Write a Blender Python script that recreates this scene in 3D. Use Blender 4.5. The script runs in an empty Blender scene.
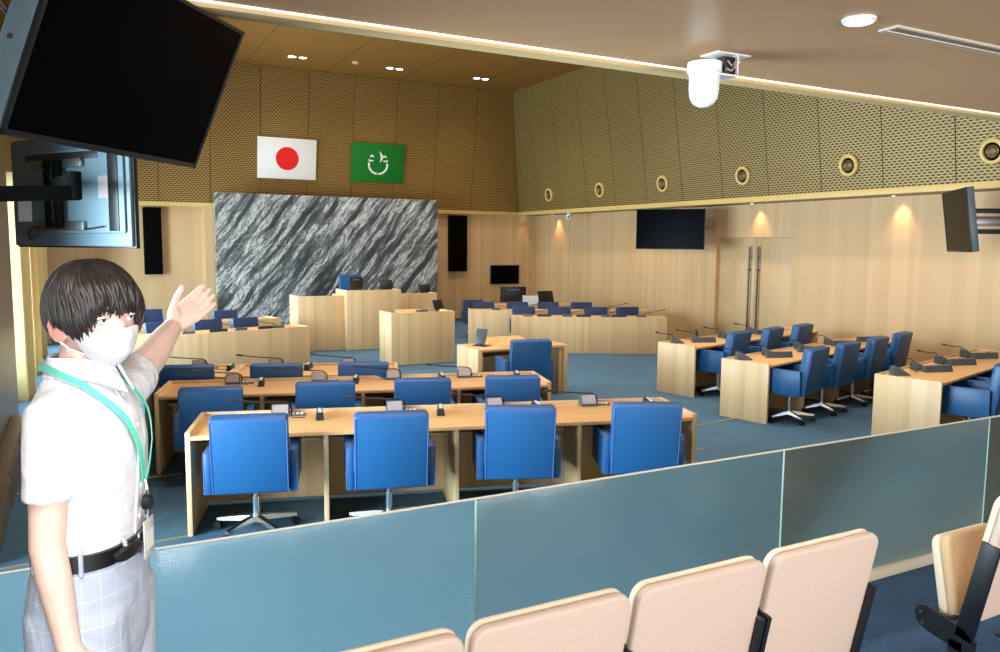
import bpy, bmesh, math, random
from mathutils import Matrix, Vector
random.seed(7)
C = bpy.context.scene.collection
PI = math.pi
R = math.radians

# ------------------------------------------------------------------ materials
def lin(c):
    return tuple(((v/255)/12.92 if v/255 <= .04045 else ((v/255+.055)/1.055)**2.4) for v in c) + (1.0,)

def newmat(name):
    m = bpy.data.materials.new(name); m.use_nodes = True
    nt = m.node_tree
    return m, nt, nt.nodes['Principled BSDF']

def plain(name, rgb, rough=.5, metal=0.0, noise=.06, nscale=30, bump=0, **kw):
    m, nt, b = newmat(name)
    b.inputs['Roughness'].default_value = rough
    b.inputs['Metallic'].default_value = metal
    for k, v in kw.items():
        b.inputs[k.replace('_', ' ')].default_value = v
    tc = nt.nodes.new('ShaderNodeTexCoord'); nz = nt.nodes.new('ShaderNodeTexNoise')
    nz.inputs['Scale'].default_value = nscale; nz.inputs['Detail'].default_value = 4
    nt.links.new(tc.outputs['Object'], nz.inputs['Vector'])
    r = nt.nodes.new('ShaderNodeValToRGB')
    c = lin(rgb)
    r.color_ramp.elements[0].color = tuple(v*(1-noise) for v in c[:3]) + (1,)
    r.color_ramp.elements[1].color = tuple(min(1, v*(1+noise)) for v in c[:3]) + (1,)
    r.color_ramp.elements[0].position = .3; r.color_ramp.elements[1].position = .7
    nt.links.new(nz.outputs['Fac'], r.inputs['Fac']); nt.links.new(r.outputs['Color'], b.inputs['Base Color'])
    if bump:
        bp = nt.nodes.new('ShaderNodeBump'); bp.inputs['Strength'].default_value = bump; bp.inputs['Distance'].default_value = .004
        nt.links.new(nz.outputs['Fac'], bp.inputs['Height']); nt.links.new(bp.outputs['Normal'], b.inputs['Normal'])
    return m

def mth(nt, op, a, b=None):
    n = nt.nodes.new('ShaderNodeMath'); n.operation = op
    for i, v in enumerate((a, b)):
        if v is None: continue
        if isinstance(v, (int, float)): n.inputs[i].default_value = v
        else: nt.links.new(v, n.inputs[i])
    return n.outputs[0]

def wood(name, rgb, board=.14, var=.10, grain='z', rough=.45, joint=0.0):
    """straight grained oak veneer: boards side by side along x+y (grain z) or running along x (grain x)"""
    m, nt, b = newmat(name)
    b.inputs['Roughness'].default_value = rough
    tc = nt.nodes.new('ShaderNodeTexCoord'); sp = nt.nodes.new('ShaderNodeSeparateXYZ')
    nt.links.new(tc.outputs['Object'], sp.inputs[0])
    t = mth(nt, 'ADD', sp.outputs['X'], sp.outputs['Y']) if grain == 'z' else sp.outputs['Y']
    k = mth(nt, 'FLOOR', mth(nt, 'DIVIDE', t, board))
    wn = nt.nodes.new('ShaderNodeTexWhiteNoise'); wn.noise_dimensions = '1D'
    nt.links.new(k, wn.inputs['W'])
    mp = nt.nodes.new('ShaderNodeMapping')
    mp.inputs['Scale'].default_value = (45, 45, 1.2) if grain == 'z' else (1.2, 45, 45)
    nt.links.new(tc.outputs['Object'], mp.inputs['Vector'])
    nz = nt.nodes.new('ShaderNodeTexNoise'); nz.inputs['Scale'].default_value = 1.0; nz.inputs['Detail'].default_value = 5
    nt.links.new(mp.outputs[0], nz.inputs['Vector'])
    f = mth(nt, 'ADD', mth(nt, 'MULTIPLY', wn.outputs['Value'], .55), mth(nt, 'MULTIPLY', nz.outputs['Fac'], .45))
    r = nt.nodes.new('ShaderNodeValToRGB'); c = lin(rgb)
    r.color_ramp.elements[0].color = (c[0]*(1-var), c[1]*(1-var*1.25), c[2]*(1-var*1.6), 1)
    r.color_ramp.elements[1].color = (min(1, c[0]*(1+var)), min(1, c[1]*(1+var*1.1)), min(1, c[2]*(1+var*1.3)), 1)
    r.color_ramp.elements[0].position = .1; r.color_ramp.elements[1].position = .9
    nt.links.new(f, r.inputs['Fac'])
    col = r.outputs['Color']
    if joint:
        fr = mth(nt, 'FRACT', mth(nt, 'DIVIDE', t, board))
        j = mth(nt, 'LESS_THAN', fr, joint)
        mx = nt.nodes.new('ShaderNodeMix'); mx.data_type = 'RGBA'
        nt.links.new(j, mx.inputs['Factor']); nt.links.new(col, mx.inputs[6]); mx.inputs[7].default_value = (c[0]*.84, c[1]*.80, c[2]*.76, 1)
        col = mx.outputs[2]
    nt.links.new(col, b.inputs['Base Color'])
    return m

def mesh_metal(name, rgb, hole, axis, w=.105, h=.05):
    """expanded metal cladding: staggered rows of dark openings"""
    m, nt, b = newmat(name)
    b.inputs['Roughness'].default_value = .45; b.inputs['Metallic'].default_value = .25
    tc = nt.nodes.new('ShaderNodeTexCoord'); sp = nt.nodes.new('ShaderNodeSeparateXYZ'); cb = nt.nodes.new('ShaderNodeCombineXYZ')
    nt.links.new(tc.outputs['Object'], sp.inputs[0])
    nt.links.new(sp.outputs[axis], cb.inputs[0]); nt.links.new(sp.outputs['Z'], cb.inputs[1])
    v = mth(nt, 'DIVIDE', sp.outputs['Z'], h); row = mth(nt, 'FLOOR', v)
    u = mth(nt, 'ADD', mth(nt, 'DIVIDE', sp.outputs[axis], w), mth(nt, 'MULTIPLY', row, .5))
    fu = mth(nt, 'SUBTRACT', mth(nt, 'FRACT', mth(nt, 'ADD', u, 500)), .5); fv = mth(nt, 'SUBTRACT', mth(nt, 'FRACT', v), .5)
    d = mth(nt, 'ADD', mth(nt, 'ABSOLUTE', mth(nt, 'MULTIPLY', fu, 2.15)), mth(nt, 'MULTIPLY', mth(nt, 'MULTIPLY', fv, fv), 5.6))
    r = nt.nodes.new('ShaderNodeValToRGB'); e = r.color_ramp.elements
    e[0].position = .86; e[0].color = lin(hole); e[1].position = 1.0; e[1].color = lin(rgb)
    nt.links.new(d, r.inputs['Fac']); nt.links.new(r.outputs['Color'], b.inputs['Base Color'])
    return m

def carpet(name, rgb):
    m, nt, b = newmat(name)
    b.inputs['Roughness'].default_value = .95
    tc = nt.nodes.new('ShaderNodeTexCoord')
    n1 = nt.nodes.new('ShaderNodeTexNoise'); n1.inputs['Scale'].default_value = 90; n1.inputs['Detail'].default_value = 3
    n2 = nt.nodes.new('ShaderNodeTexNoise'); n2.inputs['Scale'].default_value = 1.3; n2.inputs['Detail'].default_value = 4
    mp = nt.nodes.new('ShaderNodeMapping'); mp.inputs['Scale'].default_value = (.6, 6, 1)
    n3 = nt.nodes.new('ShaderNodeTexNoise'); n3.inputs['Scale'].default_value = 6
    for n in (n1, n2): nt.links.new(tc.outputs['Object'], n.inputs['Vector'])
    nt.links.new(tc.outputs['Object'], mp.inputs['Vector']); nt.links.new(mp.outputs[0], n3.inputs['Vector'])
    f = mth(nt, 'ADD', mth(nt, 'MULTIPLY', n1.outputs['Fac'], .5), mth(nt, 'ADD', mth(nt, 'MULTIPLY', n2.outputs['Fac'], .25), mth(nt, 'MULTIPLY', n3.outputs['Fac'], .25)))
    r = nt.nodes.new('ShaderNodeValToRGB'); c = lin(rgb)
    r.color_ramp.elements[0].color = tuple(v*.6 for v in c[:3]) + (1,); r.color_ramp.elements[0].position = .3
    r.color_ramp.elements[1].color = tuple(v*1.35 for v in c[:3]) + (1,); r.color_ramp.elements[1].position = .7
    nt.links.new(f, r.inputs['Fac']); nt.links.new(r.outputs['Color'], b.inputs['Base Color'])
    bp = nt.nodes.new('ShaderNodeBump'); bp.inputs['Strength'].default_value = .5; bp.inputs['Distance'].default_value = .004
    nt.links.new(n1.outputs['Fac'], bp.inputs['Height']); nt.links.new(bp.outputs['Normal'], b.inputs['Normal'])
    return m

def marble_mat(name):
    m, nt, b = newmat(name)
    b.inputs['Roughness'].default_value = .32
    tc = nt.nodes.new('ShaderNodeTexCoord')
    mp = nt.nodes.new('ShaderNodeMapping'); mp.vector_type = 'TEXTURE'
    mp.inputs['Rotation'].default_value = (0, R(-52), 0)
    nt.links.new(tc.outputs['Object'], mp.inputs['Vector'])
    nd = nt.nodes.new('ShaderNodeTexNoise'); nd.inputs['Scale'].default_value = 1.6; nd.inputs['Detail'].default_value = 5
    nt.links.new(mp.outputs[0], nd.inputs['Vector'])
    vs = nt.nodes.new('ShaderNodeVectorMath'); vs.operation = 'SCALE'; vs.inputs['Scale'].default_value = .24
    nt.links.new(nd.outputs['Color'], vs.inputs[0])
    va = nt.nodes.new('ShaderNodeVectorMath'); va.operation = 'ADD'
    nt.links.new(mp.outputs[0], va.inputs[0]); nt.links.new(vs.outputs[0], va.inputs[1])
    m2 = nt.nodes.new('ShaderNodeMapping'); m2.inputs['Scale'].default_value = (.40, 1, 3.9)
    nt.links.new(va.outputs[0], m2.inputs['Vector'])
    n1 = nt.nodes.new('ShaderNodeTexNoise'); n1.inputs['Scale'].default_value = 1.5; n1.inputs['Detail'].default_value = 9; n1.inputs['Roughness'].default_value = .68
    nt.links.new(m2.outputs[0], n1.inputs['Vector'])
    r = nt.nodes.new('ShaderNodeValToRGB'); e = r.color_ramp.elements
    e[0].position = .30; e[0].color = lin((40, 44, 46)); e[1].position = .465; e[1].color = lin((66, 70, 72))
    for p, c in ((.475, (150, 152, 150)), (.49, (76, 80, 81)), (.515, (84, 88, 88)), (.53, (190, 191, 188)), (.555, (206, 205, 200)), (.57, (98, 101, 101)), (.60, (104, 107, 107)), (.615, (205, 204, 200)), (.70, (235, 229, 221))):
        x = e.new(p); x.color = lin(c)
    nt.links.new(n1.outputs['Fac'], r.inputs['Fac'])
    n3 = nt.nodes.new('ShaderNodeTexNoise'); n3.inputs['Scale'].default_value = 25; n3.inputs['Detail'].default_value = 4
    nt.links.new(va.outputs[0], n3.inputs['Vector'])
    mx = nt.nodes.new('ShaderNodeMix'); mx.data_type = 'RGBA'; mx.blend_type = 'OVERLAY'; mx.inputs['Factor'].default_value = .45
    nt.links.new(r.outputs['Color'], mx.inputs[6]); nt.links.new(n3.outputs['Fac'], mx.inputs[7])
    nt.links.new(mx.outputs[2], b.inputs['Base Color'])
    return m

def emit(name, rgb, s):
    m, nt, b = newmat(name)
    b.inputs['Base Color'].default_value = lin(rgb); b.inputs['Emission Color'].default_value = lin(rgb); b.inputs['Emission Strength'].default_value = s
    return m

def cloth(name, rgb, stripe=None, period=.012, width=.25, check=None):
    m, nt, b = newmat(name)
    b.inputs['Roughness'].default_value = .9
    tc = nt.nodes.new('ShaderNodeTexCoord'); sp = nt.nodes.new('ShaderNodeSeparateXYZ')
    nt.links.new(tc.outputs['Object'], sp.inputs[0])
    col = None
    mx = nt.nodes.new('ShaderNodeMix'); mx.data_type = 'RGBA'
    mx.inputs[6].default_value = lin(rgb); mx.inputs[7].default_value = lin(stripe or rgb)
    at = mth(nt, 'ARCTAN2', sp.outputs['Y'], sp.outputs['X'])
    t = mth(nt, 'MULTIPLY', at, .15)
    f = mth(nt, 'LESS_THAN', mth(nt, 'FRACT', mth(nt, 'ADD', mth(nt, 'DIVIDE', t, period), 100)), width)
    if check:
        g = mth(nt, 'LESS_THAN', mth(nt, 'FRACT', mth(nt, 'ADD', mth(nt, 'DIVIDE', sp.outputs['Z'], check), 100)), width)
        f = mth(nt, 'MAXIMUM', f, g)
    nt.links.new(f, mx.inputs['Factor']); nt.links.new(mx.outputs[2], b.inputs['Base Color'])
    n1 = nt.nodes.new('ShaderNodeTexNoise'); n1.inputs['Scale'].default_value = 9; n1.inputs['Detail'].default_value = 3; n1.inputs['Distortion'].default_value = .8
    nt.links.new(tc.outputs['Object'], n1.inputs['Vector'])
    bp = nt.nodes.new('ShaderNodeBump'); bp.inputs['Strength'].default_value = .55; bp.inputs['Distance'].default_value = .03
    nt.links.new(n1.outputs['Fac'], bp.inputs['Height']); nt.links.new(bp.outputs['Normal'], b.inputs['Normal'])
    return m

M = {}
M['wall_oak'] = wood('oak wall boards', (220, 179, 130), .105, .085, 'z', .5, .02)
M['door_oak'] = wood('oak door boards', (216, 180, 134), .24, .08, 'z', .45, .02)
M['desk_oak'] = wood('oak desk veneer', (226, 190, 142), .075, .11, 'z', .42)
M['top_oak'] = wood('oak desk top', (240, 184, 122), .30, .07, 'x', .35)
M['ceil_oak'] = wood('oak ceiling boards', (184, 143, 103), .9, .07, 'x', .38)
M['chamber_ceil'] = plain('tan ceiling panels', (150, 102, 40), .6, noise=.03)
M['gold_edge'] = plain('gold painted edge', (222, 186, 110), .4, noise=.03)
M['fascia'] = plain('ochre fascia board', (196, 168, 118), .5, noise=.03)
M['mesh_back'] = mesh_metal('gold expanded metal facing back', (184, 142, 74), (70, 47, 17), 'X', .084, .044)
M['mesh_side'] = mesh_metal('gold expanded metal facing side', (172, 142, 80), (60, 48, 22), 'Y', .088, .041)
M['dark_gap'] = plain('dark joint', (30, 22, 12), .9)
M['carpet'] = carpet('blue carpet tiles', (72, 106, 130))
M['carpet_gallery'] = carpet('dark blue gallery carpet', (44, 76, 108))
M['brass'] = plain('brass joint strip', (214, 190, 140), .35, .6)
M['marble'] = marble_mat('striped grey marble')
M['white_wall'] = plain('white plaster', (225, 222, 214), .8)
M['dark_wood'] = wood('dark stained wood', (110, 92, 76), .5, .06, 'z', .4)
M['pillar'] = wood('pale oak pillar', (236, 212, 150), .2, .05, 'z', .5)
M['blue'] = plain('blue leather', (26, 82, 132), .42, noise=.05, nscale=60, bump=.05)
M['navy'] = plain('navy leather', (44, 62, 100), .42, noise=.05, nscale=60, bump=.05)
M['piping'] = plain('blue leather piping', (62, 92, 150), .38)
M['chrome'] = plain('chrome', (225, 228, 232), .2, 1.0, noise=.02)
M['steel'] = plain('brushed steel', (150, 152, 155), .32, 1.0, noise=.03)
M['dark_steel'] = plain('dark steel', (70, 76, 76), .35, .8, noise=.03)
M['jet_metal'] = plain('dark bronze', (112, 92, 58), .4, .5, noise=.03)
M['black'] = plain('black plastic', (22, 23, 25), .4)
M['black_matte'] = plain('matt black', (8, 8, 9), .8, Specular_IOR_Level=.08)
M['grille'] = plain('black speaker grille', (4, 4, 4), .8, Specular_IOR_Level=.05)
M['graphite'] = plain('graphite plastic', (78, 86, 92), .4)
M['grey_unit'] = plain('grey unit face', (168, 152, 150), .4)
M['screen'] = plain('black glass screen', (3, 3, 4), .22, noise=0, Specular_IOR_Level=.03)
M['tv_back'] = plain('blue grey metal back cover', (96, 116, 126), .45, .1)
M['white'] = plain('white paint', (240, 240, 238), .45, noise=.01)
M['dome'] = plain('white dome plastic', (238, 242, 243), .25, noise=.01)
M['flag_white'] = plain('white flag cloth', (255, 246, 238), .8, noise=.01)
M['flag_red'] = plain('red disc', (244, 22, 22), .8, noise=.02)
M['flag_green'] = plain('green flag cloth', (0, 116, 22), .8, noise=.03)
M['emblem'] = plain('white emblem', (244, 246, 236), .8, noise=0)
M['lamp'] = emit('lit lamp lens', (255, 246, 232), 12)
M['led'] = emit('lit light strip', (255, 246, 224), 1.4)
M['cream_pad'] = plain('cream upholstery', (230, 212, 188), .75, noise=.03, nscale=120, bump=.05)
M['pink_shell'] = plain('pale pinkish shell', (200, 178, 163), .6, noise=.03, nscale=60)
M['tan_pad'] = plain('tan seat upholstery', (210, 174, 134), .8, noise=.03, nscale=150, bump=.05)
M['chair_metal'] = plain('black powder coat', (16, 20, 27), .42, noise=.03)
M['paper'] = plain('white paper', (232, 234, 236), .7, noise=.01)
M['label_white'] = plain('white marks', (235, 235, 230), .6, noise=0)
M['skin'] = plain('skin', (240, 206, 190), .5, noise=.05, nscale=14, Subsurface_Weight=.12, Subsurface_Radius=(.02, .008, .004))
M['skin_ear'] = plain('pink skin', (238, 172, 156), .5, noise=.04, nscale=14)
M['hair'] = plain('dark brown hair', (38, 32, 30), .48, noise=.5, nscale=60)
M['eye_white'] = plain('eye white', (226, 222, 220), .25, noise=0)
M['iris'] = plain('dark brown iris', (30, 20, 16), .15, noise=0)
M['brow'] = plain('eyebrow hair', (58, 46, 40), .6)
M['mask'] = plain('white mask fabric', (240, 242, 244), .85, noise=.01)
M['shirt'] = cloth('white striped shirt cotton', (236, 238, 244), (226, 230, 240), .011, .3)
M['trousers'] = cloth('pale grey blue checked trousers', (176, 188, 208), (196, 206, 221), .036, .05, .055)
M['lanyard'] = plain('turquoise lanyard', (96, 214, 188), .6, noise=.04)
M['belt'] = plain('black leather belt', (18, 18, 20), .35)
M['shoe'] = plain('black shoe leather', (16, 15, 15), .3)
M['badge'] = plain('clear badge sleeve', (206, 208, 200), .25)

def glass_mat():
    m, nt, b = newmat('frosted teal glass')
    b.inputs['Base Color'].default_value = (1.0, 1.0, .84, 1)
    b.inputs['Roughness'].default_value = .22
    b.inputs['IOR'].default_value = 1.45
    b.inputs['Transmission Weight'].default_value = 1.0
    tc = nt.nodes.new('ShaderNodeTexCoord'); nz = nt.nodes.new('ShaderNodeTexNoise'); nz.inputs['Scale'].default_value = 3
    mr = nt.nodes.new('ShaderNodeMapRange'); mr.inputs['To Min'].default_value = .17; mr.inputs['To Max'].default_value = .21
    nt.links.new(tc.outputs['Object'], nz.inputs['Vector']); nt.links.new(nz.outputs['Fac'], mr.inputs['Value']); nt.links.new(mr.outputs[0], b.inputs['Roughness'])
    return m
M['frost'] = glass_mat()
M['edge_pale'] = plain('polished glass edge', (206, 196, 178), .3, noise=.02)
M['seam'] = plain('bright cyan glass edge', (176, 228, 226), .2, noise=.02)
def pane_mat():
    m, nt, b = newmat('clear window glass')
    out = nt.nodes['Material Output']
    t = nt.nodes.new('ShaderNodeBsdfTransparent'); g = nt.nodes.new('ShaderNodeBsdfGlossy'); g.inputs['Roughness'].default_value = .02
    mx = nt.nodes.new('ShaderNodeMixShader'); lw = nt.nodes.new('ShaderNodeFresnel'); lw.inputs['IOR'].default_value = 1.2
    nt.links.new(lw.outputs[0], mx.inputs[0]); nt.links.new(t.outputs[0], mx.inputs[1]); nt.links.new(g.outputs[0], mx.inputs[2])
    nt.links.new(mx.outputs[0], out.inputs['Surface'])
    return m
M['pane'] = pane_mat()

# ------------------------------------------------------------------ mesh helpers
class MB:
    def __init__(s): s.bm = bmesh.new()
    def _merge(s, b2, mat=None):
        if mat is not None: bmesh.ops.transform(b2, matrix=mat, verts=b2.verts)
        me = bpy.data.meshes.new('tmp'); b2.to_mesh(me); b2.free(); s.bm.from_mesh(me); bpy.data.meshes.remove(me)
        return s
    def box(s, x0, x1, y0, y1, z0, z1, bev=0, seg=2, mat=None):
        b = bmesh.new(); bmesh.ops.create_cube(b, size=1)
        for v in b.verts:
            v.co = Vector((x0+(v.co.x+.5)*(x1-x0), y0+(v.co.y+.5)*(y1-y0), z0+(v.co.z+.5)*(z1-z0)))
        if bev: bmesh.ops.bevel(b, geom=b.edges[:], offset=bev, segments=seg, affect='EDGES', profile=.5)
        return s._merge(b, mat)
    def cyl(s, p, q, r0, r1=None, n=16):
        p, q = Vector(p), Vector(q); d = q-p
        b = bmesh.new(); bmesh.ops.create_cone(b, cap_ends=True, segments=n, radius1=r0, radius2=r0 if r1 is None else r1, depth=d.length)
        return s._merge(b, Matrix.Translation((p+q)/2) @ d.to_track_quat('Z', 'Y').to_matrix().to_4x4())
    def sph(s, p, r, sc=(1, 1, 1), n=16, mat=None):
        b = bmesh.new(); bmesh.ops.create_uvsphere(b, u_segments=n, v_segments=max(6, n//2), radius=r)
        mm = Matrix.Translation(p) @ (mat or Matrix()) @ Matrix.Diagonal((*sc, 1))
        return s._merge(b, mm)
    def tube(s, pts, r, n=8, closed=False):
        pts = [Vector(p) for p in pts]; rs = r if isinstance(r, (list, tuple)) else [r]*len(pts)
        rings = []; up = None
        for i, p in enumerate(pts):
            t = (pts[min(i+1, len(pts)-1)]-pts[max(i-1, 0)]).normalized()
            if up is None:
                up = t.orthogonal().normalized()
            else:
                up = (up - t*up.dot(t)).normalized()
            sd = t.cross(up)
            rings.append([s.bm.verts.new(p+(up*math.cos(2*PI*k/n)+sd*math.sin(2*PI*k/n))*rs[i]) for k in range(n)])
        for a, b in zip(rings, rings[1:]):
            for k in range(n): s.bm.faces.new((a[k], a[(k+1) % n], b[(k+1) % n], b[k]))
        s.bm.faces.new(list(reversed(rings[0]))); s.bm.faces.new(rings[-1])
        return s
    def loft(s, rings, cap=True):
        """rings: lists of points, same count"""
        rv = [[s.bm.verts.new(p) for p in r] for r in rings]; n = len(rv[0])
        for a, b in zip(rv, rv[1:]):
            for k in range(n): s.bm.faces.new((a[k], a[(k+1) % n], b[(k+1) % n], b[k]))
        if cap:
            s.bm.faces.new(list(reversed(rv[0]))); s.bm.faces.new(rv[-1])
        return s
    def prism(s, poly, axis, a, b_):
        """extrude a 2D polygon along axis ('x','y','z') from a to b_"""
        def P(u, v, w): return {'x': (w, u, v), 'y': (u, w, v), 'z': (u, v, w)}[axis]
        A = [s.bm.verts.new(P(u, v, a)) for u, v in poly]; B = [s.bm.verts.new(P(u, v, b_)) for u, v in poly]
        n = len(poly)
        for k in range(n): s.bm.faces.new((A[k], A[(k+1) % n], B[(k+1) % n], B[k]))
        s.bm.faces.new(list(reversed(A))); s.bm.faces.new(B)
        return s
    def lathe(s, prof, n=24, mat=None, hollow=False):
        b = bmesh.new(); rings = []
        for r, z in prof:
            rings.append([b.verts.new((r*math.cos(2*PI*k/n), r*math.sin(2*PI*k/n), z)) for k in range(n)])
        for p, q in zip(rings, rings[1:]):
            for k in range(n): b.faces.new((p[k], p[(k+1) % n], q[(k+1) % n], q[k]))
        if hollow:
            for k in range(n): b.faces.new((rings[-1][k], rings[-1][(k+1) % n], rings[0][(k+1) % n], rings[0][k]))
        else:
            b.faces.new(list(reversed(rings[0]))); b.faces.new(rings[-1])
        bmesh.ops.remove_doubles(b, verts=b.verts, dist=1e-6)
        return s._merge(b, mat)
    def build(s, name, mat, parent=None, loc=None, rotz=None, smooth=True, rot=None):
        bmesh.ops.recalc_face_normals(s.bm, faces=s.bm.faces)
        me = bpy.data.meshes.new(name); s.bm.to_mesh(me); s.bm.free()
        me.materials.append(M[mat] if isinstance(mat, str) else mat)
        o = bpy.data.objects.new(name, me); C.objects.link(o)
        if parent: o.parent = parent
        if loc: o.location = loc
        if rotz is not None: o.rotation_euler = (0, 0, rotz)
        if rot is not None: o.rotation_euler = rot
        if smooth:
            for p in me.polygons: p.use_smooth = True
            try: me.set_sharp_from_angle(angle=R(32))
            except Exception: pass
        return o

def tag(o, label, cat, group=None):
    o['label'] = label; o['category'] = cat
    if group: o['group'] = group
    return o
def thing(name, label, cat, loc=(0, 0, 0), rotz=0, group=None):
    o = bpy.data.objects.new(name, None); C.objects.link(o); o.empty_display_size = .1
    o.location = loc; o.rotation_euler = (0, 0, rotz)
    return tag(o, label, cat, group)
def struct(o):
    o['kind'] = 'structure'; return o
def dup(root, loc, rotz, label, group=None, scale=None):
    def cp(o, par):
        c = o.copy(); C.objects.link(c)
        if par: c.parent = par
        for ch in list(o.children): cp(ch, c)
        return c
    r = cp(root, None); r.location = loc; r.rotation_euler = (0, 0, rotz); r['label'] = label
    if group: r['group'] = group
    if scale: r.scale = scale
    return r
def box_obj(name, mat, x0, x1, y0, y1, z0, z1, bev=0, parent=None):
    return MB().box(x0, x1, y0, y1, z0, z1, bev).build(name, mat, parent)

# ------------------------------------------------------------------ the room
# camera stands at x=0, y=0; x runs along the back wall, y into the chamber
XL, XR, YB = -.85, 11.75, 20.0           # left wall, right wall, back wall
GZ, GY = .37, 2.65                      # gallery floor, balustrade plane
CZ = 6.24                               # chamber ceiling
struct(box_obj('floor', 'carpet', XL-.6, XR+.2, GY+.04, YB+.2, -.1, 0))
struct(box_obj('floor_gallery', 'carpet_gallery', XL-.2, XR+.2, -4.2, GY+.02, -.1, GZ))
struct(box_obj('trim_1', 'gold_edge', XL, XR, GY+.02, GY+.06, 0, GZ+.02))         # nosing of the gallery floor
struct(box_obj('wall_back', 'wall_oak', XL-.2, XR+.2, YB, YB+.2, 0, 3.0))
# right wall with the door recess
wr = MB()
DY0, DY1, DZ = 10.57, 12.57, 2.305
wr.box(XR, XR+.25, GY, DY0, 0, 3.0).box(XR, XR+.25, DY1, YB+.2, 0, 3.0).box(XR, XR+.25, DY0, DY1, DZ, 3.0)
struct(wr.build('wall_right', 'wall_oak', smooth=False))
struct(box_obj('wall_gallery_right', 'wall_oak', XR, XR+.25, -4.2, GY, 0, 3.0))
dr = MB().box(XR+.10, XR+.16, DY0, (DY0+DY1)/2-.004, .01, DZ-.006, .003).box(XR+.10, XR+.16, (DY0+DY1)/2+.004, DY1, .01, DZ-.006, .003).build('door_1', 'door_oak')
struct(dr)
for s in (-1, 1):
    y = (DY0+DY1)/2 + s*.115
    h = MB().cyl((XR+.05, y, .35), (XR+.05, y, 2.12), .017).cyl((XR+.05, y, .6), (XR+.10, y, .6), .01).cyl((XR+.05, y, 1.9), (XR+.10, y, 1.9), .01).build('door_handle', 'dark_steel', dr)
    MB().cyl((XR+.032, y+.01, 1.66), (XR+.10, y+.01, 1.66), .016).build('lock', 'black', h)
for nm, a in (('baseboard_back', (XL, XR, YB-.015, YB, 0, .06)), ('baseboard_right', (XR-.015, XR, GY+.1, DY0-.02, 0, .06))):
    struct(box_obj(nm, 'dark_wood', *a))

# upper walls in expanded metal, leaning inwards over a soffit
SZ, SY, SX = 2.94, 19.85, 11.05
def lerp(a, b, t): return a+(b-a)*t
TB = (YB-SY, )
TOPY, TOPX = 19.37, 10.57               # where the upper walls meet the ceiling
def panel_wall(name, mat, quads, off):
    mb = MB()
    for q in quads:
        q = [Vector(p) for p in q]
        c = sum(q, Vector())/4
        A = [mb.bm.verts.new(p) for p in q]; B = [mb.bm.verts.new(p+Vector(off)) for p in q]
        for k in range(4): mb.bm.faces.new((A[k], A[(k+1) % 4], B[(k+1) % 4], B[k]))
        mb.bm.faces.new(A); mb.bm.faces.new(list(reversed(B)))
    return struct(mb.build(name, mat, smooth=False))
gap = .014
zb, zt = SZ+.10, CZ
xs = [XL+.02] + [x for x in (.49, 1.62, 2.75, 3.88, 5.02, 6.15, 7.28, 8.41, 9.54)] + [SX]
xt = [XL+.02] + [x for x in (.49, 1.62, 2.75, 3.88, 5.02, 6.15, 7.28, 8.41, 9.54)] + [TOPX]
quads = []
for i in range(len(xs)-1):
    quads.append([(xs[i]+gap/2, SY, zb), (xs[i+1]-gap/2, SY, zb), (xt[i+1]-gap/2, TOPY, zt), (xt[i]+gap/2, TOPY, zt)])
panel_wall('wall_upper_back', 'mesh_back', quads, (0, .03, 0))
ysb = [SY] + [18.65-1.16*k for k in range(14)] + [GY+.06]
yst = [TOPY] + [18.63-1.16*k for k in range(14)] + [GY+.06]
quads = []
for i in range(len(ysb)-1):
    quads.append([(SX, ysb[i]-gap/2, zb), (SX, ysb[i+1]+gap/2, zb), (TOPX, yst[i+1]+gap/2, zt), (TOPX, yst[i]-gap/2, zt)])
panel_wall('wall_upper_right', 'mesh_side', quads, (.03, 0, 0))
bk = MB()
bk.loft([[(XL, SY+.06, zb), (SX+.3, SY+.06, zb), (SX+.3, SY+.12, zb), (XL, SY+.12, zb)], [(XL, TOPY+.06, zt), (SX+.3, TOPY+.06, zt), (SX+.3, TOPY+.12, zt), (XL, TOPY+.12, zt)]])
bk.loft([[(SX+.06, GY, zb), (SX+.06, SY+.06, zb), (SX+.12, SY+.06, zb), (SX+.12, GY, zb)], [(TOPX+.06, GY, zt), (TOPX+.06, SY+.06, zt), (TOPX+.12, SY+.06, zt), (TOPX+.12, GY, zt)]])
struct(bk.build('wall_upper_backing', 'dark_gap', smooth=False))
# gold edge and soffit
struct(MB().box(XL, SX+.06, SY-.02, SY+.06, SZ, zb, .006).box(SX-.02, SX+.06, GY+.06, SY+.06, SZ, zb, .006).build('trim_2', 'gold_edge'))
struct(MB().box(XL, XR, SY+.05, YB+.1, SZ+.01, SZ+.06).box(SX+.05, XR+.1, GY+.06, YB, SZ+.01, SZ+.06).build('ceiling_soffit', 'dark_wood', smooth=False))
ce = MB().box(XL-.2, XR+.3, GY, YB+.2, CZ, CZ+.1).build('ceiling', 'chamber_ceil', smooth=False); struct(ce)
cj = MB()
for x in (1.6, 3.5, 5.4, 7.3, 9.2): cj.box(x, x+.008, GY+.1, 19.3, CZ-.003, CZ+.002)
x = .2
while x < 10:
    cj.box(x, x+.09, 15.62, 15.70, CZ-.004, CZ+.002); x += .14
struct(cj.build('trim_3', 'dark_gap', smooth=False))
# gallery ceiling, its bright edge and the wall above the opening
struct(box_obj('ceiling_gallery', 'ceil_oak', XL-.2, XR+.2, -4.2, GY, 2.86, 2.96))
struct(box_obj('trim_4', 'led', XL, XR, GY+.008, GY+.018, 2.857, 2.87, .001))
struct(box_obj('trim_5', 'fascia', XL, XR, GY+.018, GY+.10, 2.842, 2.99, .003))
struct(box_obj('wall_front', 'mesh_back', XL-.2, XR+.2, GY+.02, GY+.12, 2.98, CZ+.05))
struct(box_obj('wall_gallery_left', 'dark_wood', XL-.25, XL, -4.2, GY, 0, 2.9))
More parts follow.
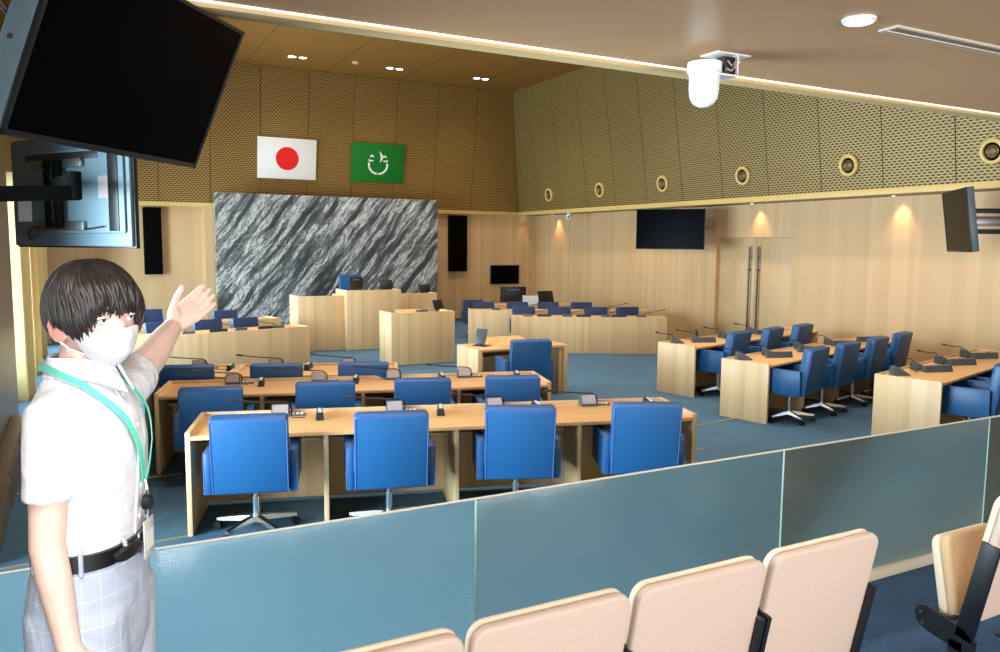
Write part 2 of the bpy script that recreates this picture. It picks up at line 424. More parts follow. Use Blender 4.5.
# left wall: an added unseen near window, solid to y=10.4, then pillars with tall windows between them
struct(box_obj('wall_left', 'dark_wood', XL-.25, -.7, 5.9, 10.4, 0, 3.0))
struct(box_obj('wall_left_upper', 'mesh_side', XL-.25, XL, GY+.1, YB, 3.0, CZ))
struct(box_obj('wall_left_base', 'wall_oak', XL-.25, XL, GY+.1, YB, 0, .02))
for k, y in enumerate((12.06, 14.3, 16.3, 18.3)):
    p = MB().box(XL-.25, -.7+.01*(k == 3), y, y+.34, 0, 3.0, .004).box(XL-.25, -.62, y+.36, y+.46, 0, 3.0, .004).build('pillar', 'pillar'); p.name = 'trim_%d' % (6+k); struct(p)
wy = [(GY+.1, 5.9), (10.4, 12.06), (12.52, 14.3), (14.76, 16.3), (16.76, 18.3), (18.76, 19.7)]  # first bay is unseen, added to brighten the near carpet and chair backs
for i, (a, b) in enumerate(wy):
    w = MB().box(XL-.12, XL-.06, a, a+.05, .02, 3.0).box(XL-.12, XL-.06, b-.05, b, .02, 3.0).box(XL-.12, XL-.06, a, b, .02, .09).box(XL-.12, XL-.06, a, b, 2.93, 3.0).build('window_%d' % (i+1), 'white', smooth=False); struct(w)
    MB().box(XL-.095, XL-.085, a+.04, b-.04, .08, 2.94).build('pane', 'pane', w, smooth=False)
struct(box_obj('wall_gallery_rear', 'white_wall', XL-.2, XR+.2, -4.3, -4.2, 0, 2.9))
# brass joint strips in the carpet
struct(MB().box(0, 1.6, -.012, .012, 0, .006).build('trim_10', 'brass', loc=(6.3, 7.03, 0), rotz=R(9)))
struct(MB().box(0, 1.6, -.012, .012, 0, .006).build('trim_11', 'brass', loc=(-.7, 7.6, 0), rotz=R(1)))
struct(MB().box(0, 1.35, -.012, .012, 0, .006).build('trim_12', 'brass', loc=(-.7, 5.85, 0), rotz=R(4)))
struct(MB().box(0, .22, -.012, .012, 0, .006).build('trim_13', 'brass', loc=(5.55, 6.35, 0), rotz=R(-58)))

# ------------------------------------------------------------------ balustrade of frosted glass
bal = thing('glass_balustrade', 'low frosted teal glass balustrade running across the front of the public gallery', 'balustrade', (0, GY, GZ))
sx = [XL+.02, -.345, 1.30, 2.948, 4.605, 6.255, 7.905, 9.555, 11.2, XR-.02]
for a, b in zip(sx, sx[1:]):
    MB().box(a+.006, b-.006, -.006, .006, .05, .776, .002).build('glass_panel', 'frost', bal)
for a in sx[1:-1]:
    MB().box(a-.005, a+.005, -.006, .006, .05, .774).build('glass_joint', 'seam', bal, smooth=False)
MB().box(sx[0], sx[-1], -.03, .03, 0, .05, .004).build('base_channel', 'edge_pale', bal)
MB().box(sx[0], sx[-1], -.007, .007, .776, .781, .001).build('top_edge', 'edge_pale', bal)

# ------------------------------------------------------------------ marble and back wall equipment
mar = MB()
mx0, mx1, mh = 2.745, 8.262, 3.25
cols = [mx0 + (mx1-mx0)*k/3 for k in range(4)]
for k in range(3):
    for z0, z1 in ((0, 2.08), (2.085, mh)):
        mar.box(cols[k]+.002, cols[k+1]-.002, 19.15, 19.33, z0, z1, .003)
tag(mar.build('marble_screen', 'marble', smooth=False), 'tall slab of grey and white diagonally striped marble behind the dais', 'marble wall')
struct(box_obj('trim_14', 'wall_oak', 2.60, 2.95, 19.88, YB, 0, SZ))
def loudspeaker(x0, x1, label):
    t = thing('column_loudspeaker', label, 'loudspeaker', ((x0+x1)/2, YB, 1.37), 0, 'black column loudspeakers on the back wall')
    w = (x1-x0)/2
    MB().box(-w, w, -.16, -.002, 0, 1.53, .006).build('cabinet', 'black_matte', t)
    MB().box(-w+.012, w-.012, -.168, -.155, .012, 1.518, .003).build('grille', 'grille', t)
loudspeaker(1.28, 1.665, 'tall black column loudspeaker on the oak wall left of the marble')
loudspeaker(8.93, 9.45, 'tall black column loudspeaker on the oak wall right of the marble')
t = thing('wall_display', 'small black display screen on the oak wall in the far corner', 'display', (10.70, YB, 1.265))
MB().box(-.46, .46, -.05, -.002, -.27, .27, .006).build('housing', 'black', t)
MB().box(-.44, .44, -.056, -.049, -.25, .25, .001).build('screen', 'screen', t)

# flags hang on the leaning upper wall
def flag_at(name, label, xc, zc, w, h):
    tilt = math.atan2(SY-TOPY, zt-zb)
    t = thing(name, label, 'flag', (xc, SY-(zc-zb)*math.tan(tilt)-.05, zc)); t.rotation_euler = (tilt, 0, 0)
    return t
f1 = flag_at('flag', 'white flag with a red disc hanging on the gold mesh wall', 4.51, 4.148, 1.40, .955)
MB().box(-.705, .705, -.015, .012, -.485, .485, .003).build('cloth', 'flag_white', f1)
MB().cyl((0, -.020, 0), (0, -.012, 0), .275, n=48).build('disc', 'flag_red', f1)
f2 = flag_at('flag', 'green flag with a white emblem hanging on the gold mesh wall', 6.81, 4.165, 1.40, .955)
MB().box(-.705, .705, -.015, .012, -.485, .485, .003).build('cloth', 'flag_green', f2)
em = MB()
def band(fn, n=24, y0=-.021, y1=-.013):
    L, Rr = [], []
    for i in range(n+1):
        a, b = fn(i/n); L.append(a); Rr.append(b)
    A = [[em.bm.verts.new((p[0], y, p[1])) for p in L] for y in (y0, y1)]; B = [[em.bm.verts.new((p[0], y, p[1])) for p in Rr] for y in (y0, y1)]
    for i in range(n):
        em.bm.faces.new((A[0][i], A[0][i+1], B[0][i+1], B[0][i])); em.bm.faces.new((A[1][i], B[1][i], B[1][i+1], A[1][i+1]))
        em.bm.faces.new((A[0][i], A[1][i], A[1][i+1], A[0][i+1])); em.bm.faces.new((B[0][i], B[0][i+1], B[1][i+1], B[1][i]))
    em.bm.faces.new((A[0][0], B[0][0], B[1][0], A[1][0])); em.bm.faces.new((A[0][n], A[1][n], B[1][n], B[0][n]))
for s in (-1, 1):   # two halves of the open ring
    def arc(t, s=s):
        a = R(lerp(-86, 12, t)); w = .05
        cx, cz, r = 0, -.045, .27
        p = lambda rr: (s*(cx+rr*math.cos(a)), cz+rr*math.sin(a)*.92)
        return p(r), p(r-w)
    band(arc)
    band(lambda t, s=s: ((s*lerp(.272, .14, t), lerp(.085, .07, t)), (s*lerp(.24, .12, t), lerp(.03, .04, t))), 8)   # inward hooks
    band(lambda t, s=s: ((s*lerp(.115, .22, t), .15+.035*math.sin(PI*t)+.02), (s*lerp(.115, .22, t), .125+.03*math.sin(PI*t))), 8)  # little leaves
def crescent(t):
    a = R(lerp(78, -62, t)); w = .055*math.sin(PI*min(1, max(.02, t)))
    return (-.025+.145*math.cos(a), .15+.145*math.sin(a)), (-.035+(.145-w)*math.cos(a), .15+(.15-w*.6)*math.sin(a))
band(crescent)
em.build('emblem', 'emblem', f2, smooth=False)

# ------------------------------------------------------------------ fittings on the upper right wall and ceilings
tlt = math.atan2(SX-TOPX, zt-zb)
vents = [(18.05, 'in the gold mesh wall, farthest of the six'), (15.73, 'in the gold mesh wall, second from the far corner'), (13.42, 'in the gold mesh wall above the hanging screen'), (11.11, 'in the gold mesh wall above the double door'), (8.80, 'in the gold mesh wall, second nearest to the gallery'), (6.52, 'in the gold mesh wall, nearest to the gallery')]
for y, w in vents:
    z = 3.43
    t = thing('air_nozzle', 'round brass ringed air nozzle '+w, 'air vent', (SX-(z-zb)*math.tan(tlt)-.022, y, z), 0, 'round nozzles along the upper right wall')
    t.rotation_euler = (0, -PI/2-tlt, 0)
    MB().lathe([(.155, -.02), (.175, -.02), (.175, .02), (.155, .035), (.125, .03), (.12, -.02)], 32, None, True).build('ring', 'gold_edge', t)
    MB().lathe([(.001, -.02), (.13, -.02), (.13, -.005), (.001, -.005)], 32).build('throat', 'black_matte', t)
    MB().lathe([(.001, -.004), (.055, -.004), (.09, .02), (.08, .024), (.045, .004), (.001, .012)], 24).build('jet', 'jet_metal', t)

def downlight(name, label, loc, r, group=None, n=1):
    t = thing(name, label, 'ceiling light', loc, 0, group)
    for k in range(n):
        x = (k-(n-1)/2)*.235
        MB().lathe([(r, 0), (r*1.18, 0), (r*1.18, -.008), (r, -.012), (r*.94, -.004)], 28, Matrix.Translation((x, 0, 0)), True).build('rim', 'white', t)
        MB().lathe([(.001, -.003), (r*.95, -.003), (r*.95, -.001), (.001, -.001)], 28, Matrix.Translation((x, 0, 0))).build('lens', 'lamp', t)
    return t
for x, w in ((4.444, 'above the red disc flag'), (6.732, 'above the green flag'), (9.01, 'near the far right corner')):
    downlight('twin_downlight', 'pair of small lit downlights in the tan chamber ceiling '+w, (x, 18.165, CZ), .085, 'twin downlights of the chamber ceiling', 2)
downlight('downlight', 'round lit downlight in the gallery ceiling beside the slot vent', (2.271, 1.812, 2.86), .045)
for x, y, w in ((11.5, 18.75, 'near the far corner'), (11.5, 11.38, 'over the double door'), (11.5, 8.35, 'lighting the oak wall right of the double door'), (11.3, 19.92, 'at the far corner of the back wall')):
    downlight('downlight', 'tiny warm downlight under the soffit edge '+w, (x, y, SZ+.008), .03, 'soffit downlights')
t = thing('smoke_detector', 'tiny round detector on the tan chamber ceiling between twin downlights', 'detector', (5.73, 17.98, CZ))
MB().lathe([(.09, 0), (.09, -.02), (.06, -.045), (.001, -.05)], 20).build('body', 'gold_edge', t)
# slot vent of the gallery ceiling
t = thing('slot_vent', 'long narrow linear air vent in the wooden gallery ceiling', 'air vent', (2.455, 1.855, 2.86))
MB().box(0, 1.6, -.062, -.047, -.006, 0).box(0, 1.6, -.006, .006, -.006, 0).box(0, 1.6, .0, .015, -.006, 0).box(-.012, 0, -.062, .015, -.006, 0).box(1.6, 1.612, -.062, .015, -.006, 0).build('frame', 'edge_pale', t, smooth=False)
MB().box(0, 1.6, -.047, .0, -.002, 0).build('slots', 'dark_wood', t, smooth=False)
# dome camera under the gallery ceiling
t = thing('ceiling_dome_camera', 'white domed surveillance camera on a bracket under the gallery ceiling', 'camera', (2.15, 2.40, 2.86))
MB().lathe([(.056, -.035), (.065, -.04), (.065, -.075), (.058, -.08)], 32).build('collar', 'dome', t)
MB().lathe([(.058, -.08), (.057, -.145), (.052, -.174), (.039, -.194), (.020, -.205), (.001, -.207)], 32).build('dome', 'dome', t)
MB().box(.02, .19, -.05, .05, -.005, 0, .002).box(.124, .130, -.045, .045, -.082, -.004).box(.02, .130, -.045, .045, -.086, -.080).build('bracket', 'white', t)
MB().box(.066, .122, -.04, .035, -.078, -.012, .006).build('terminal_box', 'black', t)
MB().tube([(.075, -.043, -.03), (.09, -.05, -.05), (.105, -.048, -.035), (.118, -.045, -.06)], .004).tube([(.07, -.043, -.06), (.09, -.05, -.068), (.115, -.045, -.045)], .004).build('wires', 'grey_unit', t)
MB().tube([(.13, 0, -.03), (.17, .02, -.035), (.21, .03, -.005)], .0025).build('safety_wire', 'white', t)
# small bullet camera on the right wall
t = thing('wall_camera', 'small white ball camera at the soffit near the far right corner', 'camera', (11.13, 17.3, SZ))
MB().lathe([(.05, .06), (.05, -.03), (.001, -.03)], 20).build('mount', 'white', t)
MB().sph((0, 0, -.09), .075, (1, 1, 1.1), 18).build('ball', 'dome', t)
MB().sph((-.05, -.045, -.10), .028, n=12).build('lens', 'black', t)

# ------------------------------------------------------------------ blue leather armchairs
def make_armchair(name, label, detail=True):
    t = thing(name, label, 'chair'); lea = 'blue' if detail else 'navy'
    bk = MB().box(-.262, .262, -.055, .055, 0, .575, .022, 3, Matrix.Translation((0, -.225, .375)) @ Matrix.Rotation(R(9), 4, 'X')).build('backrest', lea, t)
    pp = MB()
    mm = Matrix.Translation((0, -.225, .375)) @ Matrix.Rotation(R(9), 4, 'X')
    for y in (-.052, .052):
        loop = [(-.254, y, .012), (-.254, y, .555), (-.239, y, .568), (.239, y, .568), (.254, y, .555), (.254, y, .012)]
        pp.tube([mm @ Vector(p) for p in loop], .0055, 6)
    pp.build('piping', 'piping', bk)
    MB().box(-.248, .248, -.19, .275, .385, .505, .03, 3).build('seat', lea, t)
    for s in (-1, 1):
        a = MB().box(s*.289-.026, s*.289+.026, -.255, .255, .365, .675, .012, 2).build('arm', lea, t)
        MB().tube([(s*.316, -.25, .375), (s*.316, -.25, .669), (s*.316, .25, .669), (s*.316, .25, .375)], .005, 6).tube([(s*.262, -.25, .50), (s*.262, -.25, .669), (s*.262, .25, .669), (s*.262, .25, .50)], .005, 6).build('piping', 'piping', a)
    MB().box(-.12, .12, -.12, .12, .355, .388, .008).build('mechanism', 'black', t)
    MB().tube([(-.10, 0, .365), (-.22, 0, .355), (-.26, -.02, .345)], [.006, .006, .010], 8).build('lever', 'black', t)
    MB().cyl((0, 0, .10), (0, 0, .26), .026).cyl((0, 0, .26), (0, 0, .36), .016).cyl((0, 0, .255), (0, 0, .268), .029).build('column', 'chrome', t)
    if detail:
        for k in range(5):
            a = R(18+72*k); d = Vector((math.cos(a), math.sin(a), 0)); sd = Vector((-d.y, d.x, 0))
            rings = []
            for u, w, z0, z1 in ((.0, .030, .085, .125), (.12, .026, .078, .116), (.30, .017, .068, .088)):
                rings.append([d*u+sd*w+Vector((0, 0, z0)), d*u-sd*w+Vector((0, 0, z0)), d*u-sd*w*.8+Vector((0, 0, z1)), d*u+sd*w*.8+Vector((0, 0, z1))])
            lg = MB().loft(rings).build('base_leg', 'chrome', t)
            c = d*.295
            MB().cyl(c+sd*.008+Vector((0, 0, .03)), c+sd*.026+Vector((0, 0, .03)), .030).cyl(c-sd*.008+Vector((0, 0, .03)), c-sd*.026+Vector((0, 0, .03)), .030).cyl(c+Vector((0, 0, .03)), c+Vector((0, 0, .072)), .010).build('caster', 'black', lg)
    else:
        mb = MB()
        for k in range(5):
            a = R(18+72*k); d = Vector((math.cos(a), math.sin(a), 0))
            mb.tube([d*.0+Vector((0, 0, .10)), d*.30+Vector((0, 0, .07))], [.026, .016], 6).cyl(d*.295+Vector((0, 0, 0.002)), d*.295+Vector((0, 0, .062)), .026)
        mb.build('star_base', 'chrome', t)
    return t
used = {}
def put_chair(name, x, y, rz, label, group, far=False, scale=None):
    key = far
    if key not in used:
        used[key] = t = make_armchair(name, label, not far); t.location = (x, y, 0); t.rotation_euler = (0, 0, rz); t['group'] = group
        if scale: t.scale = scale
        return t
    return dup(used[key], (x, y, 0), rz, label, group, scale)

# ------------------------------------------------------------------ desks
class Frame:
    """row frame: origin at the seat-side left corner on the floor, u along the desk, n towards its front"""
    def __init__(s, x, y, deg): s.o = Vector((x, y, 0)); s.a = R(deg); s.u = Vector((math.cos(s.a), math.sin(s.a), 0)); s.n = Vector((-math.sin(s.a), math.cos(s.a), 0))
    def at(s, u, n, z=0): return s.o+s.u*u+s.n*n+Vector((0, 0, z))
def make_desk(label, fr, u0, L, D, seats, group=None, H=.72, lip=.03, name='long_desk', floorgap=.03):
    t = thing(name, label, 'desk', fr.at(u0, 0), fr.a, group)
    th = .036
    MB().box(th, L-th, 0, D-.02, H-.028, H, .003).build('desktop', 'top_oak', t)
    for x in (0, L-th):
        MB().box(x, x+th, 0, D, 0, H+lip, .003).build('end_panel', 'desk_oak', t)
    MB().box(th, L-th, D-.024, D, floorgap, H+lip, .003).build('front_panel', 'desk_oak', t)
    for k in range(1, seats):
        x = L*k/seats
        MB().box(x-.018, x+.018, .03, D-.024, .002, H-.028, .002).build('divider', 'desk_oak', t)
    for k in range(seats):
        a = th if k == 0 else L*k/seats+.018; b = L-th if k == seats-1 else L*(k+1)/seats-.018
        MB().box(a, b, .42, D-.024, H-.165, H-.147, .002).build('shelf', 'desk_oak', t)
    mb = MB()
    for k in range(seats):
        mb.box(L*(k+.78)/seats-.05, L*(k+.78)/seats+.05, D-.21, D-.185, H-.001, H+.002)
    mb.build('cable_slot', 'dark_gap', t, smooth=False)
    return t
ORD = ['first', 'second', 'third', 'fourth']

# microphone unit with gooseneck leaning to the left, used in the left rows
def make_mic(label, long=True):
    t = thing('conference_microphone', label, 'microphone')
    MB().prism([(-.05, 0), (.05, 0), (.045, .085), (.0, .095), (-.05, .018)], 'x', -.068, .068).build('base', 'graphite', t)
    MB().box(-.060, .060, -.003, .003, -.040, .040, 0, 2, Matrix.Translation((0, -.0265, .0575)) @ Matrix.Rotation(R(-33), 4, 'X')).build('speaker_face', 'grey_unit', t)
    MB().box(.075, .20, -.03, .03, 0, .012, .002).build('button_panel', 'graphite', t)
    for k in range(3): MB().lathe([(.013, 0), (.013, .01), (.001, .01)], 14, Matrix.Translation((.10+.035*k, 0, .012))).build('button', 'label_white', t)
    pts = [(.085, .012, .01), (.088, .014, .05), (.075, .012, .085), (.04, .005, .105), (-.05, -.01, .112), (-.2, -.035, .128), (-.36, -.06, .150)]
    MB().tube(pts, .0058, 8).build('gooseneck', 'black', t)
    MB().tube([(-.345, -.058, .148), (-.365, -.061, .151), (-.40, -.066, .156), (-.415, -.068, .158)], [.007, .011, .011, .008], 10).build('microphone_head', 'black', t)
    return t
# black three-sided name block with a white strip
def make_block(label):
    t = thing('name_block', label, 'name plate')
    MB().prism([(-.032, 0), (.032, 0), (.020, .062), (-.020, .062)], 'y', -.11, .11).build('body', 'black', t)
    MB().box(-.015, .015, -.095, -.060, .0615, .0632).box(-.013, .013, -.05, -.02, .0615, .0632).box(-.015, .015, -.005, .03, .0615, .0632).box(-.012, .012, .045, .075, .0615, .0632).build('white_marks', 'label_white', t, smooth=False)
    return t
# wedge microphone unit of the right rows and the long bar beside it
def make_wedge(label):
    t = thing('wedge_microphone', label, 'microphone')
    MB().prism([(-.085, 0), (.10, 0), (.10, .015), (-.05, .105), (-.085, .085)], 'y', -.055, .055).build('base', 'graphite', t)
    MB().tube([(-.05, .03, .09), (-.07, .03, .118), (-.12, .028, .128), (-.2, .02, .135), (-.27, .012, .148)], .0052, 8).build('gooseneck', 'black', t)
    MB().tube([(-.262, .013, .146), (-.272, .012, .149), (-.30, .009, .156), (-.31, .008, .158)], [.007, .011, .011, .008], 10).build('microphone_head', 'black', t)
    return t
def make_bar(label):
    t = thing('name_bar', label, 'name plate')
    MB().prism([(-.04, 0), (.04, 0), (.015, .075), (-.015, .075)], 'x', -.18, .18).build('body', 'graphite', t)
    MB().box(-.165, .165, -.0008, .0008, -.026, .026, 0, 2, Matrix.Translation((0, .029, .0375)) @ Matrix.Rotation(R(20), 4, 'X')).build('face', 'label_white', t, smooth=False)
    return t
protos = {}
def put(kind, maker, pos, rz, label, group):
    if kind not in protos:
        protos[kind] = t = maker(label); t.location = pos; t.rotation_euler = (0, 0, rz); t['group'] = group; return t
    return dup(protos[kind], pos, rz, label, group)

# left block: three rows of desks turned towards the aisle
rows = [
  dict(f=Frame(.60, 5.93, -16.2), D=.72, nm='front', where='in the left block, row nearest the glass', desks=[(0, 3.93, 4)], H=.735,
       ch=[(.47, .05, 0), (1.44, -.01, 1), (2.43, .05, -6), (3.42, 0, -9)], cz=.985),
  dict(f=Frame(.53, 7.70, -15.4), D=.70, nm='middle', where='in the left block, middle row', desks=[(0, 3.74, 4)], H=.72,
       ch=[(.56, -.20, 0), (1.52, -.08, 0), (2.40, -.05, 0), (3.28, -.04, -4)], cz=.93),
  dict(f=Frame(.52, 8.86, -20.0), D=.68, nm='rear', where='in the left block, farthest row', desks=[(0, .86, 1), (.87, 1.74, 2)], H=.72,
       ch=[(.47, .06, 4), (1.37, .08, 0), (2.25, .10, 0)], cz=.93),
]
plates = {'front': [.93, 1.90, 2.72, 3.72], 'middle': [.90, 1.82, 2.70, 3.5], 'rear': [.78, 1.62, 2.42]}
mics = {'front': [.62, 1.53, 2.37, 3.20], 'middle': [.62, 1.45, 2.20, 2.95], 'rear': [.42, 1.25, 2.05]}
for rw in rows:
    f = rw['f']
    for i, (u0, L, n) in enumerate(rw['desks']):
        lab = 'long oak desk with four open bays '+rw['where'] if n == 4 else ('short oak desk at the left end of the left block farthest row' if n == 1 else 'two seat oak desk at the right end of the left block farthest row')
        make_desk(lab, f, u0, L, rw['D'], n, 'oak desks of the left block', rw['H'])
    n = len(rw['ch'])
    for k, (u, v, dy) in enumerate(rw['ch']):
        p = f.at(u, v)
        pos = ['leftmost', 'second from the left', 'third from the left', 'rightmost'][k] if n == 4 else ['leftmost', 'middle', 'rightmost'][k]
        put_chair('office_armchair', p.x, p.y, f.a+R(dy), 'blue leather armchair %s, %s' % (rw['where'], pos), 'blue armchairs of the left block', False, (1, 1, rw.get('cz', 1)))
    for k, u in enumerate(mics[rw['nm']]):
        p = f.at(u, rw['D']-.11, rw['H'])
        pos = ['leftmost', 'second from the left', 'third from the left', 'rightmost'][k] if n == 4 else ['leftmost', 'middle', 'rightmost'][k]
        put('mic', make_mic, p, f.a, 'gooseneck microphone %s, %s' % (rw['where'], pos), 'gooseneck microphones of the left block')
    for k, u in enumerate(plates[rw['nm']]):
        pos = ['leftmost', 'second from the left', 'third from the left', 'rightmost'][k] if n == 4 else ['leftmost', 'middle', 'rightmost'][k]
        put('block', make_block, f.at(u, rw['D']-.22, rw['H']), f.a+R(2-8*k+(14 if k > 1 else 0)), 'black name block %s, %s' % (rw['where'], pos), 'black name blocks of the left block')

# right block: three rows
rr = [
  dict(f=Frame(7.53, 8.41, 13.5), D=.64, L=3.55, where='in the right block, farthest row', ch=[(.50, -.06, 4), (1.40, -.06, 6), (2.25, -.08, 4)], w=[.22, .72, 1.42, 2.3], b=[.62, 1.42, 2.35]),
  dict(f=Frame(7.19, 6.74, 14.7), D=.64, L=3.95, where='in the right block, middle row', ch=[(.42, -.06, 4), (1.24, -.08, 2), (2.14, -.08, 3), (3.02, -.06, 4)], w=[.22, .85, 1.75, 2.62], b=[.76, 1.62, 2.62, 3.45]),
  dict(f=Frame(7.90, 5.05, 14.7), D=.69, L=3.45, where='in the right block, row nearest the glass', ch=[(.52, -.12, 3), (1.42, -.10, 2), (2.4, -.10, 2)], w=[.24, .82, 1.60, 2.50], b=[.84, 1.66, 2.52]),
]
for i, rw in enumerate(rr):
    f = rw['f']; n = 4
    make_desk('long oak desk with solid end panel '+rw['where'], f, 0, rw['L'], rw['D'], 4, 'oak desks of the right block', .71, .02)
    for k, (u, v, dy) in enumerate(rw['ch']):
        p = f.at(u, v)
        put_chair('office_armchair', p.x, p.y, f.a+R(dy), 'blue leather armchair %s, %s from the aisle' % (rw['where'], ORD[k]), 'blue armchairs of the right block')
    for k, u in enumerate(rw['w']):
        put('wedge', make_wedge, f.at(u, rw['D']-.17, .71), f.a-R([42, 52, 46, 55][k]), 'grey wedge microphone %s, %s from the aisle' % (rw['where'], ORD[k]), 'wedge microphones of the right block')
    for k, u in enumerate(rw['b']):
        put('bar', make_bar, f.at(u, rw['D']-.36, .71), f.a-R(30), 'long grey name bar %s, %s from the aisle' % (rw['where'], ORD[k]), 'name bars of the right block')

# questioner's desk in the aisle
f = Frame(4.64, 9.40, .5)
t = thing('speaking_desk', 'wide oak desk with a raised reading board standing alone in the aisle', 'desk', f.at(0, 0), f.a)
Ld, Dd = 1.43, .66
MB().box(.06, Ld-.06, 0, Dd, .68, .715, .004).build('desktop', 'top_oak', t)
for x in (0, Ld-.06): MB().box(x, x+.06, 0, Dd, 0, .715, .004).build('end_panel', 'desk_oak', t)
for x in (.065, Ld-.105): MB().box(x, x+.04, .05, .10, 0, .68, .003).build('inner_post', 'desk_oak', t)
MB().box(.06, Ld-.06, Dd-.03, Dd, .08, .68, .003).build('front_panel', 'desk_oak', t)
MB().box(.10, Ld-.10, .25, Dd-.03, .55, .57, .002).build('shelf', 'desk_oak', t)
MB().prism([(.12, .716), (.62, .716), (.62, .80), (.60, .80), (.12, .728)], 'x', .36, .98).build('reading_board', 'top_oak', t, smooth=False)
tb = thing('tablet_stand', 'black tablet on a stand at the left of the aisle desk', 'tablet', f.at(.23, .36, .715), R(-55))
MB().box(-.10, .10, -.07, .07, 0, .016, .004).build('base', 'black', tb)
MB().tube([(0, .03, .015), (0, .045, .06), (0, .02, .10)], .012, 8).build('stem', 'black', tb)
MB().box(-.085, .085, -.006, .006, -.11, .11, .003, 2, Matrix.Translation((0, 0, .135)) @ Matrix.Rotation(R(-22), 4, 'X')).build('screen', 'graphite', tb)
put_chair('office_armchair', 5.03, 8.84, R(-13), 'blue leather armchair at the oak desk standing alone in the aisle', 'blue armchairs of the centre')
# podium
t = thing('podium', 'plain oak podium standing in front of the dais, before the marble', 'podium', (4.68, 12.86, 0))
MB().box(0, 1.20, 0, .03, .01, .93, .003).build('front_panel', 'desk_oak', t)
for x in (0, 1.17): MB().box(x, x+.03, .03, .62, .01, .93, .003).build('side_panel', 'desk_oak', t)
MB().box(.03, 1.17, .03, .62, .80, .83, .003).build('desktop', 'top_oak', t)
MB().prism([(.12, .83), (.55, .83), (.55, .94), (.12, .86)], 'x', .28, .78).build('reading_board', 'top_oak', t, smooth=False)
tb = thing('tablet_stand', 'black tablet on a stand at the right end of the podium', 'tablet', (5.68, 13.15, .83), R(25))
MB().box(-.10, .10, -.07, .07, 0, .016, .004).build('base', 'black', tb)
MB().tube([(0, .03, .015), (0, .045, .08), (0, .02, .12)], .012, 8).build('stem', 'black', tb)
MB().box(-.13, .13, -.006, .006, -.09, .09, .003, 2, Matrix.Translation((0, 0, .20)) @ Matrix.Rotation(R(-25), 4, 'X')).build('screen', 'black', tb)
t = thing('microphone_base', 'small black microphone base on the podium beside the tablet', 'microphone', (5.32, 13.05, .83), 0)
MB().box(-.10, .10, -.05, .05, 0, .125, .01).build('body', 'graphite', t)
MB().tube([(0, 0, .12), (0, .02, .15), (.02, .05, .16)], .006, 8).build('neck', 'black', t)

# dais
def counter(label, x0, x1, y0, d, h, loc_label=None):
    t = thing('dais_counter', label, 'counter', (x0, y0, 0), 0, 'oak counters of the dais')
    w = x1-x0
    MB().box(0, w, 0, .04, 0, h, .003).build('front_panel', 'desk_oak', t)
    for x in (0, w-.04): MB().box(x, x+.04, .04, d, 0, h, .003).build('side_panel', 'desk_oak', t)
    MB().box(.04, w-.04, .04, d, h-.09, h-.06, .003).build('desktop', 'top_oak', t)
    return t
counter('tall oak counter in the middle of the dais, before the marble', 4.60, 5.745, 15.2, .75, 1.19)
counter('lower oak counter on the left of the tall dais counter', 3.68, 4.595, 15.35, .7, 1.085)
counter('lower oak counter on the right of the tall dais counter', 5.75, 6.72, 15.6, .7, 1.08)
pl = MB().box(3.68, 7.0, 16.35, 18.6, 0, .22, .01).build('dais_platform', 'carpet'); tag(pl, 'low carpeted platform behind the dais counters', 'platform')
t = put_chair('office_armchair', 5.25, 16.75, PI, 'tall blue leather armchair behind the middle of the dais', 'blue armchairs of the centre')
t.location.z = .222; t.scale = (.95, .95, 1.28)
def laptop(label, loc, rz, w=.34, mat='black', cat='laptop'):
    t = thing('laptop_computer', label, cat, loc, rz)
    MB().box(-w/2, w/2, -.12, .12, 0, .018, .004).build('keyboard_base', mat, t)
    MB().box(-w/2, w/2, -.006, .006, 0, .23, .003, 2, Matrix.Translation((0, -.12, .018)) @ Matrix.Rotation(R(18), 4, 'X')).build('screen_lid', mat, t)
    return t
def monitor(label, loc, rz, w=.5, h=.3, z=.12):
    t = thing('computer_monitor', label, 'monitor', loc, rz)
    MB().lathe([(.11, 0), (.11, .012), (.02, .016), (.001, .016)], 24).build('foot', 'black', t)
    MB().box(-.025, .025, -.012, .012, .01, z+.1, .003).build('stem', 'black', t)
    MB().box(-w/2, w/2, -.045, -.012, z, z+h, .008).build('housing', 'black', t)
    MB().box(-w*.25, w*.25, -.049, -.044, z+h*.74, z+h*.86, .001).build('rear_vent', 'graphite', t)
    return t
monitor('black monitor seen from behind on the middle dais counter', (4.955, 15.72, 1.13), 0, .28, .24, .06)
t = thing('tablet_stand', 'black tilted tablet at the right end of the middle dais counter', 'tablet', (5.60, 15.6, 1.13), R(12))
MB().box(-.12, .12, -.07, .07, 0, .016, .004).build('base', 'white', t)
MB().box(-.15, .15, -.006, .006, 0, .23, .003, 2, Matrix.Translation((0, 0, .03)) @ Matrix.Rotation(R(-25), 4, 'X')).build('screen', 'black', t)
t = thing('tablet_stand', 'black tilted tablet on the lower right dais counter', 'tablet', (6.60, 15.95, 1.02), R(14))
MB().box(-.12, .12, -.07, .07, 0, .016, .004).build('base', 'white', t)
MB().box(-.15, .15, -.006, .006, 0, .21, .003, 2, Matrix.Translation((0, 0, .03)) @ Matrix.Rotation(R(-25), 4, 'X')).build('screen', 'black', t)
t = thing('desk_telephone', 'small black desk phone on the lower right dais counter', 'telephone', (5.98, 15.9, 1.02), R(20))
MB().prism([(-.09, 0), (.09, 0), (.09, .09), (-.09, .03)], 'x', -.09, .09).build('base', 'black', t)
MB().tube([(-.07, -.08, .09), (-.07, 0, .105), (-.07, .08, .12)], [.022, .012, .022], 10).build('handset', 'black', t)
t = thing('stand_microphone', 'slim black microphone box at the right end of the middle dais counter', 'microphone', (5.68, 15.75, 1.13), 0)
